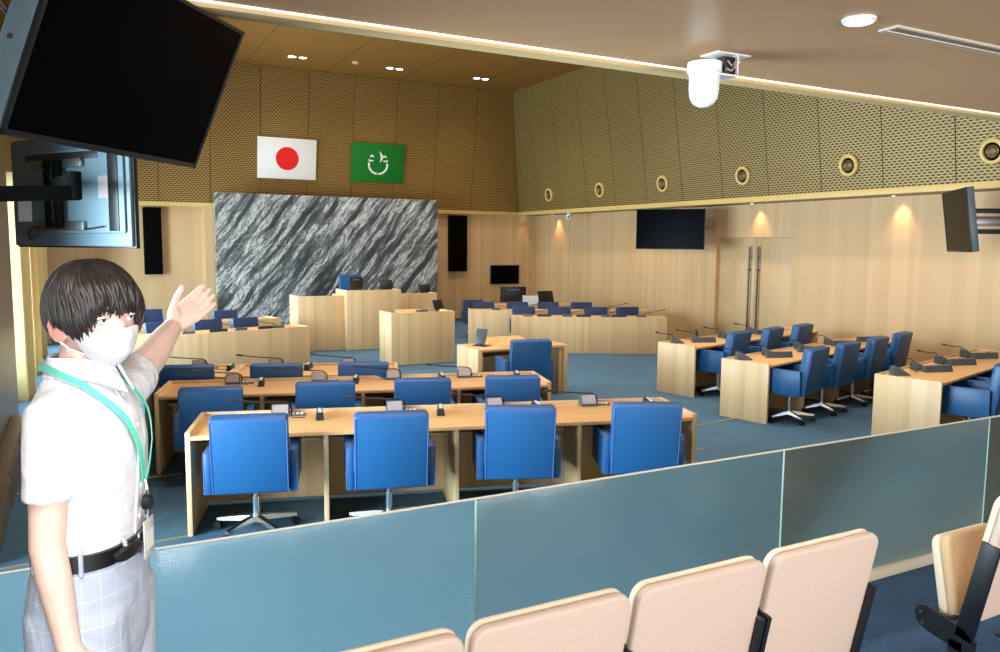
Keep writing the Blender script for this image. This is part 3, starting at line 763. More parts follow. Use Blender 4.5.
MB().box(-.04, .04, -.04, .04, 0, .06, .005).build('base', 'black', t)
MB().box(-.035, .03, -.02, .02, .06, .15, .006).build('head', 'black', t)

# seats of the officials, right of the dais
def official_desk(label, fr, L, D, H=.72, group='oak desks of the officials', ret=True):
    t = thing('official_desk', label, 'desk', fr.at(0, 0), fr.a, group)
    MB().box(0, L, 0, .03, 0, H, .003).build('front_panel', 'desk_oak', t)
    for x in (0, L-.03): MB().box(x, x+.03, .03, D, 0, H, .003).build('end_panel', 'desk_oak', t)
    MB().box(.03, L-.03, .03, D, H-.045, H-.015, .003).build('desktop', 'top_oak', t)
    return t
fa = Frame(7.41, 13.52, -27.5)
official_desk('oak desk with ribbed front in the officials block right of the podium, front row', fa, 3.05, .58)
fb = Frame(7.22, 15.1, -25)
official_desk('oak desk in the officials block right of the podium, second row', fb, 3.9, .58, .73)
fc = Frame(8.0, 16.55, -20)
official_desk('oak desk with a monitor in the officials block right of the podium, last row', Frame(*fc.at(.55, 0)[:2], -20), 2.1, .6, .72)
sc = (.92, .92, .88)
def faced(px, py, rz, label, group): return put_chair('office_armchair', px, py, rz, label, group, True, sc)
for k, u in enumerate((.27, 1.02, 1.80, 2.52)):
    p = fa.at(u, .84+(.10 if k == 3 else 0)); faced(p.x, p.y, fa.a+PI+R([0, 0, 3, 12][k]), 'navy leather armchair in the front row right of the podium, %s' % ['leftmost', 'second from the left', 'third from the left', 'rightmost'][k], 'navy armchairs of the officials right of the podium')
for k, u in enumerate((.36, 1.12, 1.82, 2.58)):
    p = fb.at(u, .80); faced(p.x, p.y, fb.a+PI, 'navy leather armchair in the second row right of the podium, %s' % ['leftmost', 'second from the left', 'third from the left', 'rightmost'][k], 'navy armchairs of the officials right of the podium')
faced(8.0, 16.3, R(172), 'navy leather armchair at the aisle beside the monitor desk in the far right corner', 'navy armchairs of the officials right of the podium')
monitor('black monitor seen from behind on the last desk in the far right corner', fc.at(1.02, .32, .705), fc.a, .62, .37, .05)
t = thing('document_tray', 'white paper tray standing on the last desk beside the monitor', 'tray', fc.at(1.42, .2, .705), fc.a)
MB().box(-.17, .17, -.12, .12, 0, .012).box(-.17, -.158, -.12, .12, 0, .22).box(.158, .17, -.12, .12, 0, .22).box(-.17, .17, -.12, -.11, .03, .22).build('tray', 'paper', t, smooth=False)
MB().box(-.15, .15, -.1, .1, .012, .06).build('papers', 'paper', t, smooth=False)
t = thing('tablet_stand', 'black tilted tablet on the last desk in the far right corner', 'tablet', fc.at(1.84, .3, .705), fc.a+R(20))
MB().box(-.12, .12, -.08, .08, 0, .02, .004).build('base', 'black', t)
MB().box(-.21, .21, -.008, .008, 0, .30, .003, 2, Matrix.Translation((0, 0, .03)) @ Matrix.Rotation(R(-20), 4, 'X')).build('screen', 'black', t)
def make_low(label):
    t = thing('desk_microphone', label, 'microphone')
    MB().prism([(-.06, 0), (.06, 0), (.06, .055), (-.06, .02)], 'x', -.09, .09).build('base', 'graphite', t)
    MB().tube([(.05, .03, .05), (.06, .03, .08), (.16, 0, .10), (.42, -.03, .16)], .006, 8).build('gooseneck', 'black', t)
    MB().tube([(.41, -.03, .158), (.46, -.035, .17)], .011, 8).build('microphone_head', 'black', t)
    return t
def make_plate(label):
    t = thing('name_bar', label, 'name plate')
    MB().prism([(-.03, 0), (.03, 0), (.01, .05), (-.01, .05)], 'x', -.14, .14).build('body', 'black', t)
    return t
for k, u in enumerate((.32, 1.10, 1.88, 2.56)):
    put('low', make_low, fa.at(u, .12, .705), fa.a+R([0, 15, 30, 0][k]), 'low black microphone in the front row right of the podium, %s' % ['leftmost', 'second from the left', 'third from the left', 'rightmost'][k], 'low microphones of the officials right of the podium')
for k, u in enumerate((.64, 1.42, 2.12)):
    put('plate', make_plate, fa.at(u, .12, .705), fa.a, 'dark name bar in the front row right of the podium, %s' % ['leftmost', 'middle', 'rightmost'][k], 'name bars of the officials right of the podium')
for k, u in enumerate((.60, 1.15, 2.05, 2.95)):
    put('low', make_low, fb.at(u, .12, .715), fb.a+R([180, 5, 20, 0][k]), 'low black microphone in the second row right of the podium, %s' % ['leftmost', 'second from the left', 'third from the left', 'rightmost'][k], 'low microphones of the officials right of the podium')

# officials on the left of the podium
fg = Frame(.22, 12.53, 13)
official_desk('oak desk of the officials left of the podium, front row', fg, 3.23, .58, .72, 'oak desks of the officials left of the podium')
fh = Frame(-.10, 13.95, 15)
official_desk('oak desk of the officials left of the podium, second row', fh, 3.45, .58, .73, 'oak desks of the officials left of the podium')
for k, u in enumerate((1.12, 1.90, 2.56)):
    p = fg.at(u, .74); faced(p.x, p.y, fg.a+PI+R([0, 4, 8][k]), 'navy leather armchair in the front row left of the podium, %s' % ['leftmost', 'middle', 'rightmost'][k], 'navy armchairs of the officials left of the podium')
for k, u in enumerate((1.0, 1.90, 2.62)):
    p = fh.at(u+.25, .80); faced(p.x, p.y, fh.a+PI+R(4), 'navy leather armchair in the second row left of the podium, %s' % ['leftmost', 'middle', 'rightmost'][k], 'navy armchairs of the officials left of the podium')
faced(1.15, 16.2, R(190), 'navy leather armchair standing alone below the left column loudspeaker', 'navy armchairs of the officials left of the podium')
for k, u in enumerate((1.25, 2.08, 2.72)):
    put('low', make_low, fg.at(u, .12, .705), fg.a+PI+R(-8), 'low black microphone in the front row left of the podium, %s' % ['leftmost', 'middle', 'rightmost'][k], 'low microphones of the officials left of the podium')
for k, u in enumerate((.88, 1.62, 2.42)):
    put('plate', make_plate, fg.at(u+.1, .12, .705), fg.a, 'dark name bar in the front row left of the podium, %s' % ['leftmost', 'middle', 'rightmost'][k], 'name bars of the officials left of the podium')
t = thing('bottle', 'slim dark flask standing on the right block row farthest from the glass', 'bottle', rr[0]['f'].at(.75, .5, .70))
MB().lathe([(.03, 0), (.03, .10), (.018, .125), (.018, .14), (.001, .14)], 16).build('body', 'black', t)
MB().lathe([(.02, .14), (.02, .165), (.001, .168)], 16).build('cap', 'black', t)

# cabinet on the left, against the dark wall
t = thing('low_cabinet', 'low grey brown cabinet against the dark wall at the far left', 'cabinet', (-.694, 5.95, 0), 0)
MB().box(0, .12, 0, 3.4, .0, .34, .003).build('body', 'dark_wood', t)
for k in range(3):
    d = MB().box(.12, .135, .06+k*1.12, 1.10+k*1.12, .03, .32, .002).build('door', 'dark_wood', t)
    MB().box(.135, .145, .98+k*1.12, 1.0+k*1.12, .18, .29, .002).build('handle', 'steel', d)

# ------------------------------------------------------------------ screens on arms
def basis_obj(t, pos, right, up):
    right = Vector(right).normalized(); up = Vector(up).normalized(); fw = up.cross(right).normalized(); up = right.cross(fw).normalized()
    t.rotation_mode = 'QUATERNION'
    m = Matrix((right, fw, up)).transposed()
    t.location = pos; t.rotation_quaternion = m.to_quaternion()
def xf(t): return Matrix.Translation(t.location) @ t.rotation_quaternion.to_matrix().to_4x4()
def under(o, t):
    o.parent = t; o.matrix_parent_inverse = xf(t).inverted(); return o
def obox(mb, p, q, w, h, bev=.004):
    p, q = Vector(p), Vector(q); d = q-p; x = d.normalized(); y = Vector((0, 0, 1)).cross(x).normalized(); z = x.cross(y)
    m = Matrix((x, y, z)).transposed().to_4x4(); m.translation = p
    return mb.box(0, d.length, -w/2, w/2, -h/2, h/2, bev, 2, m)
def screen_front(t, w, h, d, backmat, bez=.012):
    MB().box(-w/2, w/2, .012, d, -h/2, h/2, .004).build('back_cover', backmat, t)
    MB().box(-w/2, w/2, 0, .014, -h/2, -h/2+bez*1.4, .001).box(-w/2, w/2, 0, .014, h/2-bez, h/2, .001).box(-w/2, -w/2+bez, 0, .014, -h/2, h/2, .001).box(w/2-bez, w/2, 0, .014, -h/2, h/2, .001).build('bezel', 'black', t)
    MB().box(-w/2+bez*.8, w/2-bez*.8, .004, .013, -h/2+bez, h/2-bez*.8).build('screen', 'screen', t, smooth=False)

# screen over the public gallery (upper left of the view)
t = thing('television', 'big black television tilted down from the gallery ceiling, upper left', 'television')
k = .86/.96
basis_obj(t, (.202*k, 2.869*k, 2.12+(2.657-2.12)*k), (.609, .793, 0), (.318, -.244, .916))
w, h = .86, .495
screen_front(t, w, h, .085, 'tv_back')
for z in (-.16, -.02, .12, .2): MB().cyl((-w/2-.003, .055, z), (-w/2+.002, .055, z), .007, n=12).build('screw', 'steel', t)
MB().box(-.10, .10, .085, .10, -.10, .10, .003).box(-.03, .03, .10, .16, .05, .09, .003).build('mount_plate', 'black', t)
MB().tube([(-w/2+.02, .09, .02), (-w/2-.02, .12, .06), (-w/2-.045, .13, .12), (-w/2-.03, .12, .17), (-.25, .11, .20)], .006, 8).build('cable', 'black', t)
under(MB().cyl((.085, 2.61, 2.66), (.05, 2.57, 2.856), .02).box(-.03, .13, 2.49, 2.64, 2.852, 2.86, .002).build('ceiling_bracket', 'white'), t)

# screen on an arm at the left wall, its back turned to the gallery
t = thing('television', 'television on a wall arm at left, showing its grey metal back', 'television')
basis_obj(t, (-.017, 6.384, 2.458), (-.557, .83, 0), (0, 0, 1))
w, h = 1.33, .77
MB().box(-w/2, w/2, 0, .03, -h/2, h/2, .004).build('bezel', 'black', t)
MB().box(-w/2+.02, w/2-.02, -.002, .004, -h/2+.02, h/2-.02).build('screen', 'screen', t, smooth=False)
MB().box(-w/2+.012, w/2-.012, .03, .055, -h/2+.012, h/2-.012, .006).box(-w/2+.05, w/2-.05, .055, .075, -h/2+.10, h/2-.09, .012).build('back_cover', 'tv_back', t)
MB().box(-w/2+.30, w/2-.22, .0755, .080, h/2-.165, h/2-.115, .002).build('vent', 'black', t)
MB().box(-w/2+.10, -w/2+.20, .0755, .082, -.27, .25, .003).build('socket_panel', 'black', t)
for z in (-.235, .195):
    r = MB().box(-.22, .36, .080, .105, z-.03, z+.03, .003).build('mount_rail', 'steel', t)
MB().box(-.02, .06, .105, .130, -.25, .22, .003).box(.12, .16, .105, .130, -.25, .22, .003).build('mount_plate', 'black_matte', t)
MB().tube([(.30, .11, -.235), (.36, .13, -.27), (.33, .14, -.33), (.27, .13, -.31), (.25, .11, -.24)], .006, 8).tube([(.2, .11, .20), (.12, .16, .17), (.04, .15, .10), (.03, .13, 0)], .006, 8).tube([(.2, .09, -.235), (-.2, .085, -.26), (-.42, .09, -.24)], .005, 8).build('cable', 'black', t)
MB().box(-.50, -.36, .0755, .078, -.05, .10).build('rating_plate', 'grey_unit', t, smooth=False); MB().box(.40, .56, .0755, .078, -.20, -.02).build('rating_plate', 'paper', t, smooth=False)
q = xf(t)
p0 = q @ Vector((.06, .13, .03))
el = Vector((-.02, 5.66, 2.44)); e2 = Vector((-.62, 5.50, 2.40))
under(obox(MB(), p0, el+Vector((0, 0, .05)), .06, .10).cyl(el+Vector((0, 0, -.06)), el+Vector((0, 0, .11)), .042).build('arm', 'black_matte'), t)
under(obox(MB(), el+Vector((.03, .01, -.02)), e2+Vector((0, 0, -.02)), .07, .09, .01).build('forearm', 'black_matte'), t)
under(MB().box(-.70, -.60, 5.40, 5.60, 2.20, 2.58, .006).build('wall_plate', 'black'), t)

def arm_tv(label, L, Rr, ztop, zbot, d, anchor, tilt=0.0):
    """L, Rr: plan positions of the left and right edge as seen from the front"""
    L, Rr = Vector((*L, 0)), Vector((*Rr, 0)); c = (L+Rr)/2; w = (Rr-L).length; h = ztop-zbot
    t = thing('television', label, 'television')
    fw = Vector((0, 0, 1)).cross(Rr-L).normalized()
    basis_obj(t, (c.x, c.y, (ztop+zbot)/2), (Rr-L), Vector((0, 0, 1))-fw*tilt)
    screen_front(t, w, h, d, 'graphite', .014)
    MB().box(-.2, .2, d, d+.02, -.18, .18, .004).build('mount_plate', 'black', t)
    pc = Vector((c.x, c.y, (ztop+zbot)/2))+fw*(d+.02); A = Vector(anchor)
    mid = pc.lerp(A, .5)+Vector((-.05, -.12, 0))
    under(obox(MB(), pc, mid, .07, .12).cyl(mid-Vector((0, 0, .14)), mid+Vector((0, 0, .14)), .04).build('arm', 'steel'), t)
    under(obox(MB(), mid, A, .06, .10).build('forearm', 'steel'), t)
    for z in (-.13, .13):
        under(obox(MB(), mid+Vector((0, 0, z)), A+Vector((0, 0, z)), .05, .05).build('strut', 'black'), t)
        under(obox(MB(), pc+Vector((0, 0, z)), mid+Vector((0, 0, z)), .05, .06).build('strut', 'black'), t)
    under(MB().box(A.x-.04, A.x, A.y-.18, A.y+.18, A.z-.22, A.z+.22, .004).build('wall_plate', 'black'), t)
    return t
arm_tv('large black television angled out from the oak wall left of the double door', (10.15, 13.22), (11.08, 12.2), 2.87, 2.05, .06, (11.75, 13.2, 2.5), 0.0)
arm_tv('television seen nearly edge on at far right, screen mirroring the oak wall', (10.33, 6.72), (9.50, 5.88), 2.86, 2.07, .09, (11.75, 5.3, 2.47), .14)

# ------------------------------------------------------------------ public gallery seats
def rrect(w, h, r, n=6):
    pts = []
    for cx, cz, a0 in ((w/2-r, h-r, 0), (-w/2+r, h-r, 90), (-w/2+r*.6, r*.6, 180), (w/2-r*.6, r*.6, 270)):
        rad = r if a0 < 180 else r*.6
        for i in range(n+1):
            a = R(a0+90*i/n); pts.append((cx+rad*math.cos(a), cz+rad*math.sin(a)))
    return pts
def pad(mb, w, h, y0, y1, r, bev, mat):
    b = MB().prism(rrect(w, h, r), 'y', y0, y1)
    bm = b.bm; bm.normal_update()
    caps = [f for f in bm.faces if len(f.verts) > 4]
    ed = [e for e in bm.edges if any(f in caps for f in e.link_faces)]
    bmesh.ops.bevel(bm, geom=ed, offset=bev, segments=4, affect='EDGES', profile=.5)
    mb._merge(bm, mat)
def make_seat(label):
    t = thing('auditorium_seat', label, 'seat')
    lean = Matrix.Translation((0, .095, .228)) @ Matrix.Rotation(R(11.5), 4, 'X')
    mb = MB(); pad(mb, .500, .565, -.020, .010, .05, .011, lean); mb.build('back_shell', 'pink_shell', t)
    mb = MB(); pad(mb, .494, .563, .010, .040, .05, .014, lean); mb.build('back_cushion', 'cream_pad', t)
    sm = Matrix.Translation((0, .20, .182)) @ Matrix.Rotation(R(-11), 4, 'X')
    mb = MB(); pad(mb, .41, .36, -.045, .0, .045, .018, sm); mb.build('seat_pad', 'tan_pad', t)
    mb = MB(); pad(mb, .40, .35, .0, .045, .045, .018, sm); mb.build('seat_underside', 'cream_pad', t)
    for s in (-1, 1):
        x = s*.251
        fr = MB().box(-.009, .009, -.045, .03, -.07, .365, .003, 2, Matrix.Translation((x, 0, 0)) @ lean)
        prof = [(.06, .09), (.26, .13), (.30, .15), (.315, .19), (.30, .225), (.26, .235), (.10, .20), (.05, .16)]
        fr.prism(prof, 'x', x-.009, x+.009)
        fr.box(x-.009, x+.009, .10, .16, 0, .14, .002).box(x-.03, x+.03, .02, .24, 0, .012, .003)
        f = fr.build('side_frame', 'chair_metal', t)
        MB().cyl((x-.0115, .285, .20), (x+.0115, .285, .20), .006, n=10).cyl((x-.0115, .275, .155), (x+.0115, .275, .155), .006, n=10).build('screw', 'steel', f)
    MB().cyl((-.245, .17, .21), (.245, .17, .21), .012).build('hinge_rod', 'chair_metal', t)
    return t
gl = ['cream gallery seat before the glass, leftmost of the block of four', 'cream gallery seat before the glass, second from the left', 'cream gallery seat before the glass, third from the left',
      'cream gallery seat before the glass, last of four beside the aisle', 'cream gallery seat with folded tan pad beyond the aisle, at the right edge']
for k, x in enumerate((.565, 1.085, 1.61, 2.14, 3.385)):
    put('seat', make_seat, (x, 1.74, GZ), 0, gl[k], 'tip-up seats of the public gallery')

# ------------------------------------------------------------------ the guide
def apply_mod(o, *mods):
    for kind, kw in mods:
        m = o.modifiers.new(kind, kind)
        for k_, v in kw.items(): setattr(m, k_, v)
    dg = bpy.context.evaluated_depsgraph_get(); dg.update()
    me = bpy.data.meshes.new_from_object(o.evaluated_get(dg), depsgraph=dg)
    mats = list(o.data.materials); old = o.data
    o.modifiers.clear(); o.data = me; bpy.data.meshes.remove(old)
    if not me.materials and mats:
        for mm in mats: me.materials.append(mm)
    for p in me.polygons: p.use_smooth = True
PB = Vector((-.004, 1.97, GZ)); PTH = R(-113)
per = thing('person', 'person in a white short sleeved shirt and face mask pointing into the chamber', 'person', PB, PTH)
PW = Matrix.Translation(PB) @ Matrix.Rotation(PTH, 4, 'Z'); PI_ = PW.inverted()
def Lw(p): return PI_ @ Vector(p)
def ring(cx, cy, z, hw, hd, n=28, e=2.3):
    out = []
    for k in range(n):
        a = 2*PI*k/n; c, s = math.cos(a), math.sin(a)
        out.append((cx+hw*math.copysign(abs(c)**(2/e), c), cy+hd*math.copysign(abs(s)**(2/e), s), z))
    return out
# key joints (local: x to the person's right, y forward)
shR = Vector((.143, -.010, 1.385)); elR = Vector((.172, -.016, 1.125)); wrR = Vector((.176, .020, .900))
shL = Vector((-.150, .01, 1.385))
wrL = Lw((.236, 2.58, 1.862)); elL = shL.lerp(wrL, .52)+Vector((0, 0, -.012))
# head frame
HC = Vector((.006, .030, 1.580)); HM = Matrix.Translation(HC) @ Matrix.Rotation(R(-38), 4, 'Z') @ Matrix.Rotation(R(4), 4, 'Y')
def headpt(th, ph, off=0.0):
    """th polar angle from the top, ph azimuth (90 deg = face)"""
    n = Vector((math.sin(th)*math.cos(ph), math.sin(th)*math.sin(ph), math.cos(th)))
    x, y, z = .073*n.x, .093*n.y, .110*n.z
    if n.z < 0:
        t_ = min(1, -n.z); x *= 1-.30*t_**1.5
        y = y*(1-.10*t_) + (.016*t_ if n.y > -.2 else .010*t_)
        if n.y < 0: z *= .82
    else:
        y -= .006*n.z
    p = Vector((x, y, z))
    g = lambda c, s: math.exp(-((p.x-c[0])**2+(p.z-c[1])**2)/(2*s*s)) if n.y > 0 else 0
    p.y += .020*g((0, -.030), .011) + .008*g((0, -.008), .008) - .009*(g((.031, .006), .014)+g((-.031, .006), .014)) + .005*g((0, -.068), .018) + .006*g((0, .035), .03)
    return p + n*off
hb = MB()
N1, N2 = 40, 56
rings = [[headpt(PI*i/N1, 2*PI*k/N2) for k in range(N2)] for i in range(1, N1)]
hb.loft(rings)
for s in (-1, 1):     # ears
    hb.sph((s*.076, -.010, -.012), .03, (.32, .62, 1.05), 16, Matrix.Rotation(R(s*14), 4, 'Z'))
    hb.tube([(s*.082, -.022, .012), (s*.085, -.028, -.004), (s*.083, -.026, -.022), (s*.079, -.014, -.038)], .006, 8)
bm_head = hb.bm
bmesh.ops.transform(bm_head, matrix=HM, verts=bm_head.verts)
body = MB(); body._merge(bm_head)
body.tube([(0, -.012, 1.36), (0, -.006, 1.42), (.0, .002, 1.48), (.002, .010, 1.53)], [.075, .060, .054, .052], 20)
body.tube([shR, shR.lerp(elR, .35), shR.lerp(elR, .75), elR, elR.lerp(wrR, .28), elR.lerp(wrR, .7), wrR], [.042, .041, .036, .034, .034, .027, .0235], 18)
body.tube([shL, shL.lerp(elL, .35), shL.lerp(elL, .75), elL, elL.lerp(wrL, .28), elL.lerp(wrL, .7), wrL], [.042, .046, .046, .043, .042, .034, .027], 18)
def hand(W, d, nrm, thumb, spread=.10, curl=.22, sidesign=1):
    d = d.normalized(); nrm = (nrm-d*nrm.dot(d)).normalized(); s = d.cross(nrm).normalized()*sidesign
    def P(u, v, w): return W+d*u+s*v+nrm*w
    rr_ = []
    for u, hw, hd, vo in ((-.015, .024, .019, 0), (.012, .029, .018, .002), (.045, .038, .017, .002), (.075, .041, .0145, 0), (.094, .039, .011, -.001)):
        rr_.append([P(u, vo+hw*math.cos(2*PI*k/18), hd*math.sin(2*PI*k/18)) for k in range(18)])
    body.loft(rr_)
    body.sph(P(.03, .024, .010), .021, (1, 1, 1), 12)      # thumb muscle
    for v, ln, an in ((.031, .071, 1.2), (.0105, .079, .35), (-.0105, .074, -.4), (-.031, .058, -1.2)):
        b0 = P(.086, v, 0); a = an*spread
        dd = (d*math.cos(a)+s*math.sin(a))
        j1 = b0+dd*ln*.42+nrm*ln*curl*.12; j2 = j1+(dd+nrm*curl*.55).normalized()*ln*.32; j3 = j2+(dd+nrm*curl*1.1).normalized()*ln*.24
        body.tube([b0-dd*.012, b0, b0.lerp(j1, .5), j1, j1.lerp(j2, .5), j2, j3], [.0102, .0102, .0095, .0098, .0089, .0089, .0074], 10)
        body.sph(j3, .0075, n=10)
    tb_ = P(.018, .022, .008); tt = thumb
    m1 = tb_.lerp(tt, .38)+s*.006; m2 = tb_.lerp(tt, .70)+s*.004
    body.tube([tb_, tb_.lerp(m1, .6), m1, m2, tt], [.0155, .0135, .0115, .0108, .0078], 12)
    body.sph(tt, .0079, n=10)
tipL = Lw((.358, 2.625, 1.962)); camL = Lw((0, 0, 2.12))
thL = Lw((.266, 2.555, 1.985))
dL = tipL-wrL; nL = camL-wrL
sg = 1 if dL.cross(nL).dot(thL-wrL) > 0 else -1
hand(wrL, dL, nL, thL, .012, .25, sg)
dR = Vector((-.05, .16, -.98)); nR = Vector((-1, -.1, 0))
tR = wrR+Vector((-.028, .058, -.085))
sgR = 1 if dR.cross(nR).dot(tR-wrR) > 0 else -1
hand(wrR, dR, nR, tR, .05, .8, sgR)
bo = body.build('body', 'skin', per)
apply_mod(bo, ('REMESH', dict(mode='VOXEL', voxel_size=.0032)), ('SMOOTH', dict(factor=.5, iterations=4)))
bo.data.materials.append(M['skin_ear'])
HI = HM.inverted()
for p in bo.data.polygons:
    q_ = HI @ p.center
    if abs(q_.x) > .0735 and abs(q_.y+.012) < .03 and abs(q_.z+.012) < .04: p.material_index = 1

# clothing
sh = MB()
tors = [(.97, .148, .096, 0), (1.04, .146, .098, .0), (1.10, .146, .100, .0), (1.17, .149, .104, .002), (1.24, .155, .109, .004), (1.30, .160, .111, .003), (1.36, .158, .105, 0), (1.40, .134, .090, -.006), (1.43, .098, .076, -.010), (1.462, .070, .066, -.008)]
sh.loft([ring(0, cy, z, hw, hd) for z, hw, hd, cy in tors])
eR = shR.lerp(elR, .64); 
sh.tube([shR+Vector((-.05, 0, .0)), shR+Vector((-.01, 0, .0)), shR.lerp(elR, .25), shR.lerp(elR, .5), eR], [.058, .058, .052, .049, .050], 22)
eL = shL.lerp(elL, .44)
sh.tube([shL+Vector((.06, -.01, -.005)), shL+Vector((.02, 0, 0)), shL.lerp(elL, .25), shL.lerp(elL, .5), eL], [.066, .067, .064, .063, .065], 22)
so = sh.build('shirt', 'shirt', per)
apply_mod(so, ('REMESH', dict(mode='VOXEL', voxel_size=.006)), ('SMOOTH', dict(factor=.5, iterations=10)))
# collar with two front points
cl = MB(); segs = 30
gapa = 11
inner, outer = [], []
prev = None
for i in range(segs+1):
    a = R(90+gapa+(360-2*gapa)*i/segs); c, s_ = math.cos(a), math.sin(a)
    front = max(0, s_)**2
    drop = .042+.030*front**2*(1 if i in (0, 1, segs-1, segs) or True else 1)
    pts = [(.058*c, -.004+.060*s_, 1.455), (.060*c, -.002+.063*s_, 1.497-.014*front), (.066*c, -.002+.070*s_, 1.500-.014*front), ((.080+.014*front)*c, -.002+(.082+.022*front)*s_, 1.498-drop-.010*front), ((.076+.014*front)*c, -.002+(.078+.022*front)*s_, 1.496-drop-.010*front), (.064*c, -.004+.066*s_, 1.480)]
    inner.append(pts)
cl.loft(inner)
cl.build('collar', 'shirt', per)
def front_y(z):
    for (z0, w0, d0, c0), (z1, w1, d1, c1) in zip(tors, tors[1:]):
        if z0 <= z <= z1:
            k_ = (z-z0)/(z1-z0); return lerp(d0+c0, d1+c1, k_)
    return .1
pk = MB()
zs = [1.09+.01*i for i in range(35)]
pk.loft([[(-.017, front_y(z)-.006, z), (.017, front_y(z)-.006, z), (.017, front_y(z)+.0025, z), (-.017, front_y(z)+.0025, z)] for z in zs])
pk.build('placket', 'shirt', per)
for z in (1.13, 1.20, 1.27, 1.34, 1.41):
    MB().cyl((0, front_y(z)+.001, z), (0, front_y(z)+.006, z), .0055, n=12).build('button', 'label_white', per)
tr = MB()
tr.loft([ring(0, cy, z, hw, hd) for z, hw, hd, cy in ((1.095, .150, .102, .0), (1.06, .152, .105, .0), (.99, .160, .114, -.006), (.92, .163, .117, -.010), (.84, .162, .110, -.010), (.79, .14, .095, -.006))])
for s in (-1, 1):
    tr.loft([ring(s*.082, -.004, .95, .083, .106), ring(s*.086, -.002, .82, .085, .100), ring(s*.094, 0, .66, .078, .090), ring(s*.096, .004, .50, .066, .072), ring(s*.098, -.006, .34, .062, .066), ring(s*.10, -.012, .20, .056, .062), ring(s*.10, -.010, .075, .056, .068)])
to = tr.build('trousers', 'trousers', per)
apply_mod(to, ('REMESH', dict(mode='VOXEL', voxel_size=.007)), ('SMOOTH', dict(factor=.5, iterations=8)))
for a in (20, 62, 118, 160, 215, 325):
    c, s_ = math.cos(R(a)), math.sin(R(a))
    MB().tube([(.146*c, .0+.102*s_, 1.042), (.160*c, .0+.114*s_, 1.052), (.160*c, .0+.114*s_, 1.095), (.146*c, .0+.101*s_, 1.106)], .005, 8).build('belt_loop', 'trousers', to)
bl = MB()
prof = [(.149, .101, 1.055), (.1555, .1075, 1.056), (.1555, .1080, 1.091), (.149, .101, 1.092)]
rg = [ring(0, .0, z, hw, hd, 48) for hw, hd, z in prof]
for q in range(4):
    pass
rv = [[bl.bm.verts.new(p) for p in r] for r in rg]
for q in range(4):
    a, b = rv[q], rv[(q+1) % 4]
    for k in range(48): bl.bm.faces.new((a[k], a[(k+1) % 48], b[(k+1) % 48], b[k]))
be = bl.build('belt', 'belt', per)
MB().box(-.028, .028, .1075, .1145, 1.050, 1.096, .003).build('buckle', 'steel', be)
MB().tube([(.03, .110, 1.073), (.06, .107, 1.072), (.09, .098, 1.071), (.11, .088, 1.070)], [.015, .016, .016, .009], 8).build('belt_tongue', 'belt', be)
for s in (-1, 1):
    q = MB()
    q.loft([ring(s*.10, .035, .0, .045, .13, 24), ring(s*.10, .035, .022, .047, .132, 24), ring(s*.10, .03, .05, .042, .115, 24), ring(s*.10, .0, .085, .036, .07, 24), ring(s*.10, -.02, .11, .034, .045, 24)])
    q.build('shoe', 'shoe', per)
# mask
mk = MB()
rows_ = []
for j in range(17):
    v = j/16
    row = []
    for i in range(33):
        u = i/32; ph = R(lerp(20, 160, u)); edge = abs(u-.5)*2
        zt_, zb_ = lerp(-.013, -.022, edge**2), lerp(-.117, -.074, edge**2)
        z = lerp(zt_, zb_, v)
        th = math.acos(max(-.985, min(1, z/.110)))
        p = headpt(th, ph, .006)
        bul = (1-edge**2)*math.sin(PI*min(1, .12+v*.88))*.016
        p.y += bul
        p.z = z - .0
        if v > .85: p.y -= (v-.85)*.04*(1-edge)
        row.append(p)
    rows_.append(row)
out_ = [[mk.bm.verts.new(HM @ p) for p in r] for r in rows_]
inn_ = [[mk.bm.verts.new(HM @ (p - Vector((p.x*.04, .004, 0)))) for p in r] for r in rows_]
for A, flip in ((out_, 0), (inn_, 1)):
    for a, b in zip(A, A[1:]):
        for k in range(32):
            f_ = (a[k], a[k+1], b[k+1], b[k]); mk.bm.faces.new(f_ if not flip else tuple(reversed(f_)))
for k in range(32):
    mk.bm.faces.new((out_[0][k], inn_[0][k], inn_[0][k+1], out_[0][k+1])); mk.bm.faces.new((out_[-1][k], out_[-1][k+1], inn_[-1][k+1], inn_[-1][k]))
for j in range(16):
    mk.bm.faces.new((out_[j][0], out_[j+1][0], inn_[j+1][0], inn_[j][0])); mk.bm.faces.new((out_[j][-1], inn_[j][-1], inn_[j+1][-1], out_[j+1][-1]))
mko = mk.build('face_mask', 'mask', per)
for s in (-1, 1):
    MB().tube([HM @ Vector(p) for p in ((s*.066, .034, -.020), (s*.077, .006, .012), (s*.082, -.012, .018), (s*.082, -.030, -.006), (s*.079, -.018, -.034), (s*.071, .018, -.056), (s*.058, .046, -.066))], .0022, 6).build('ear_loop', 'mask', mko)
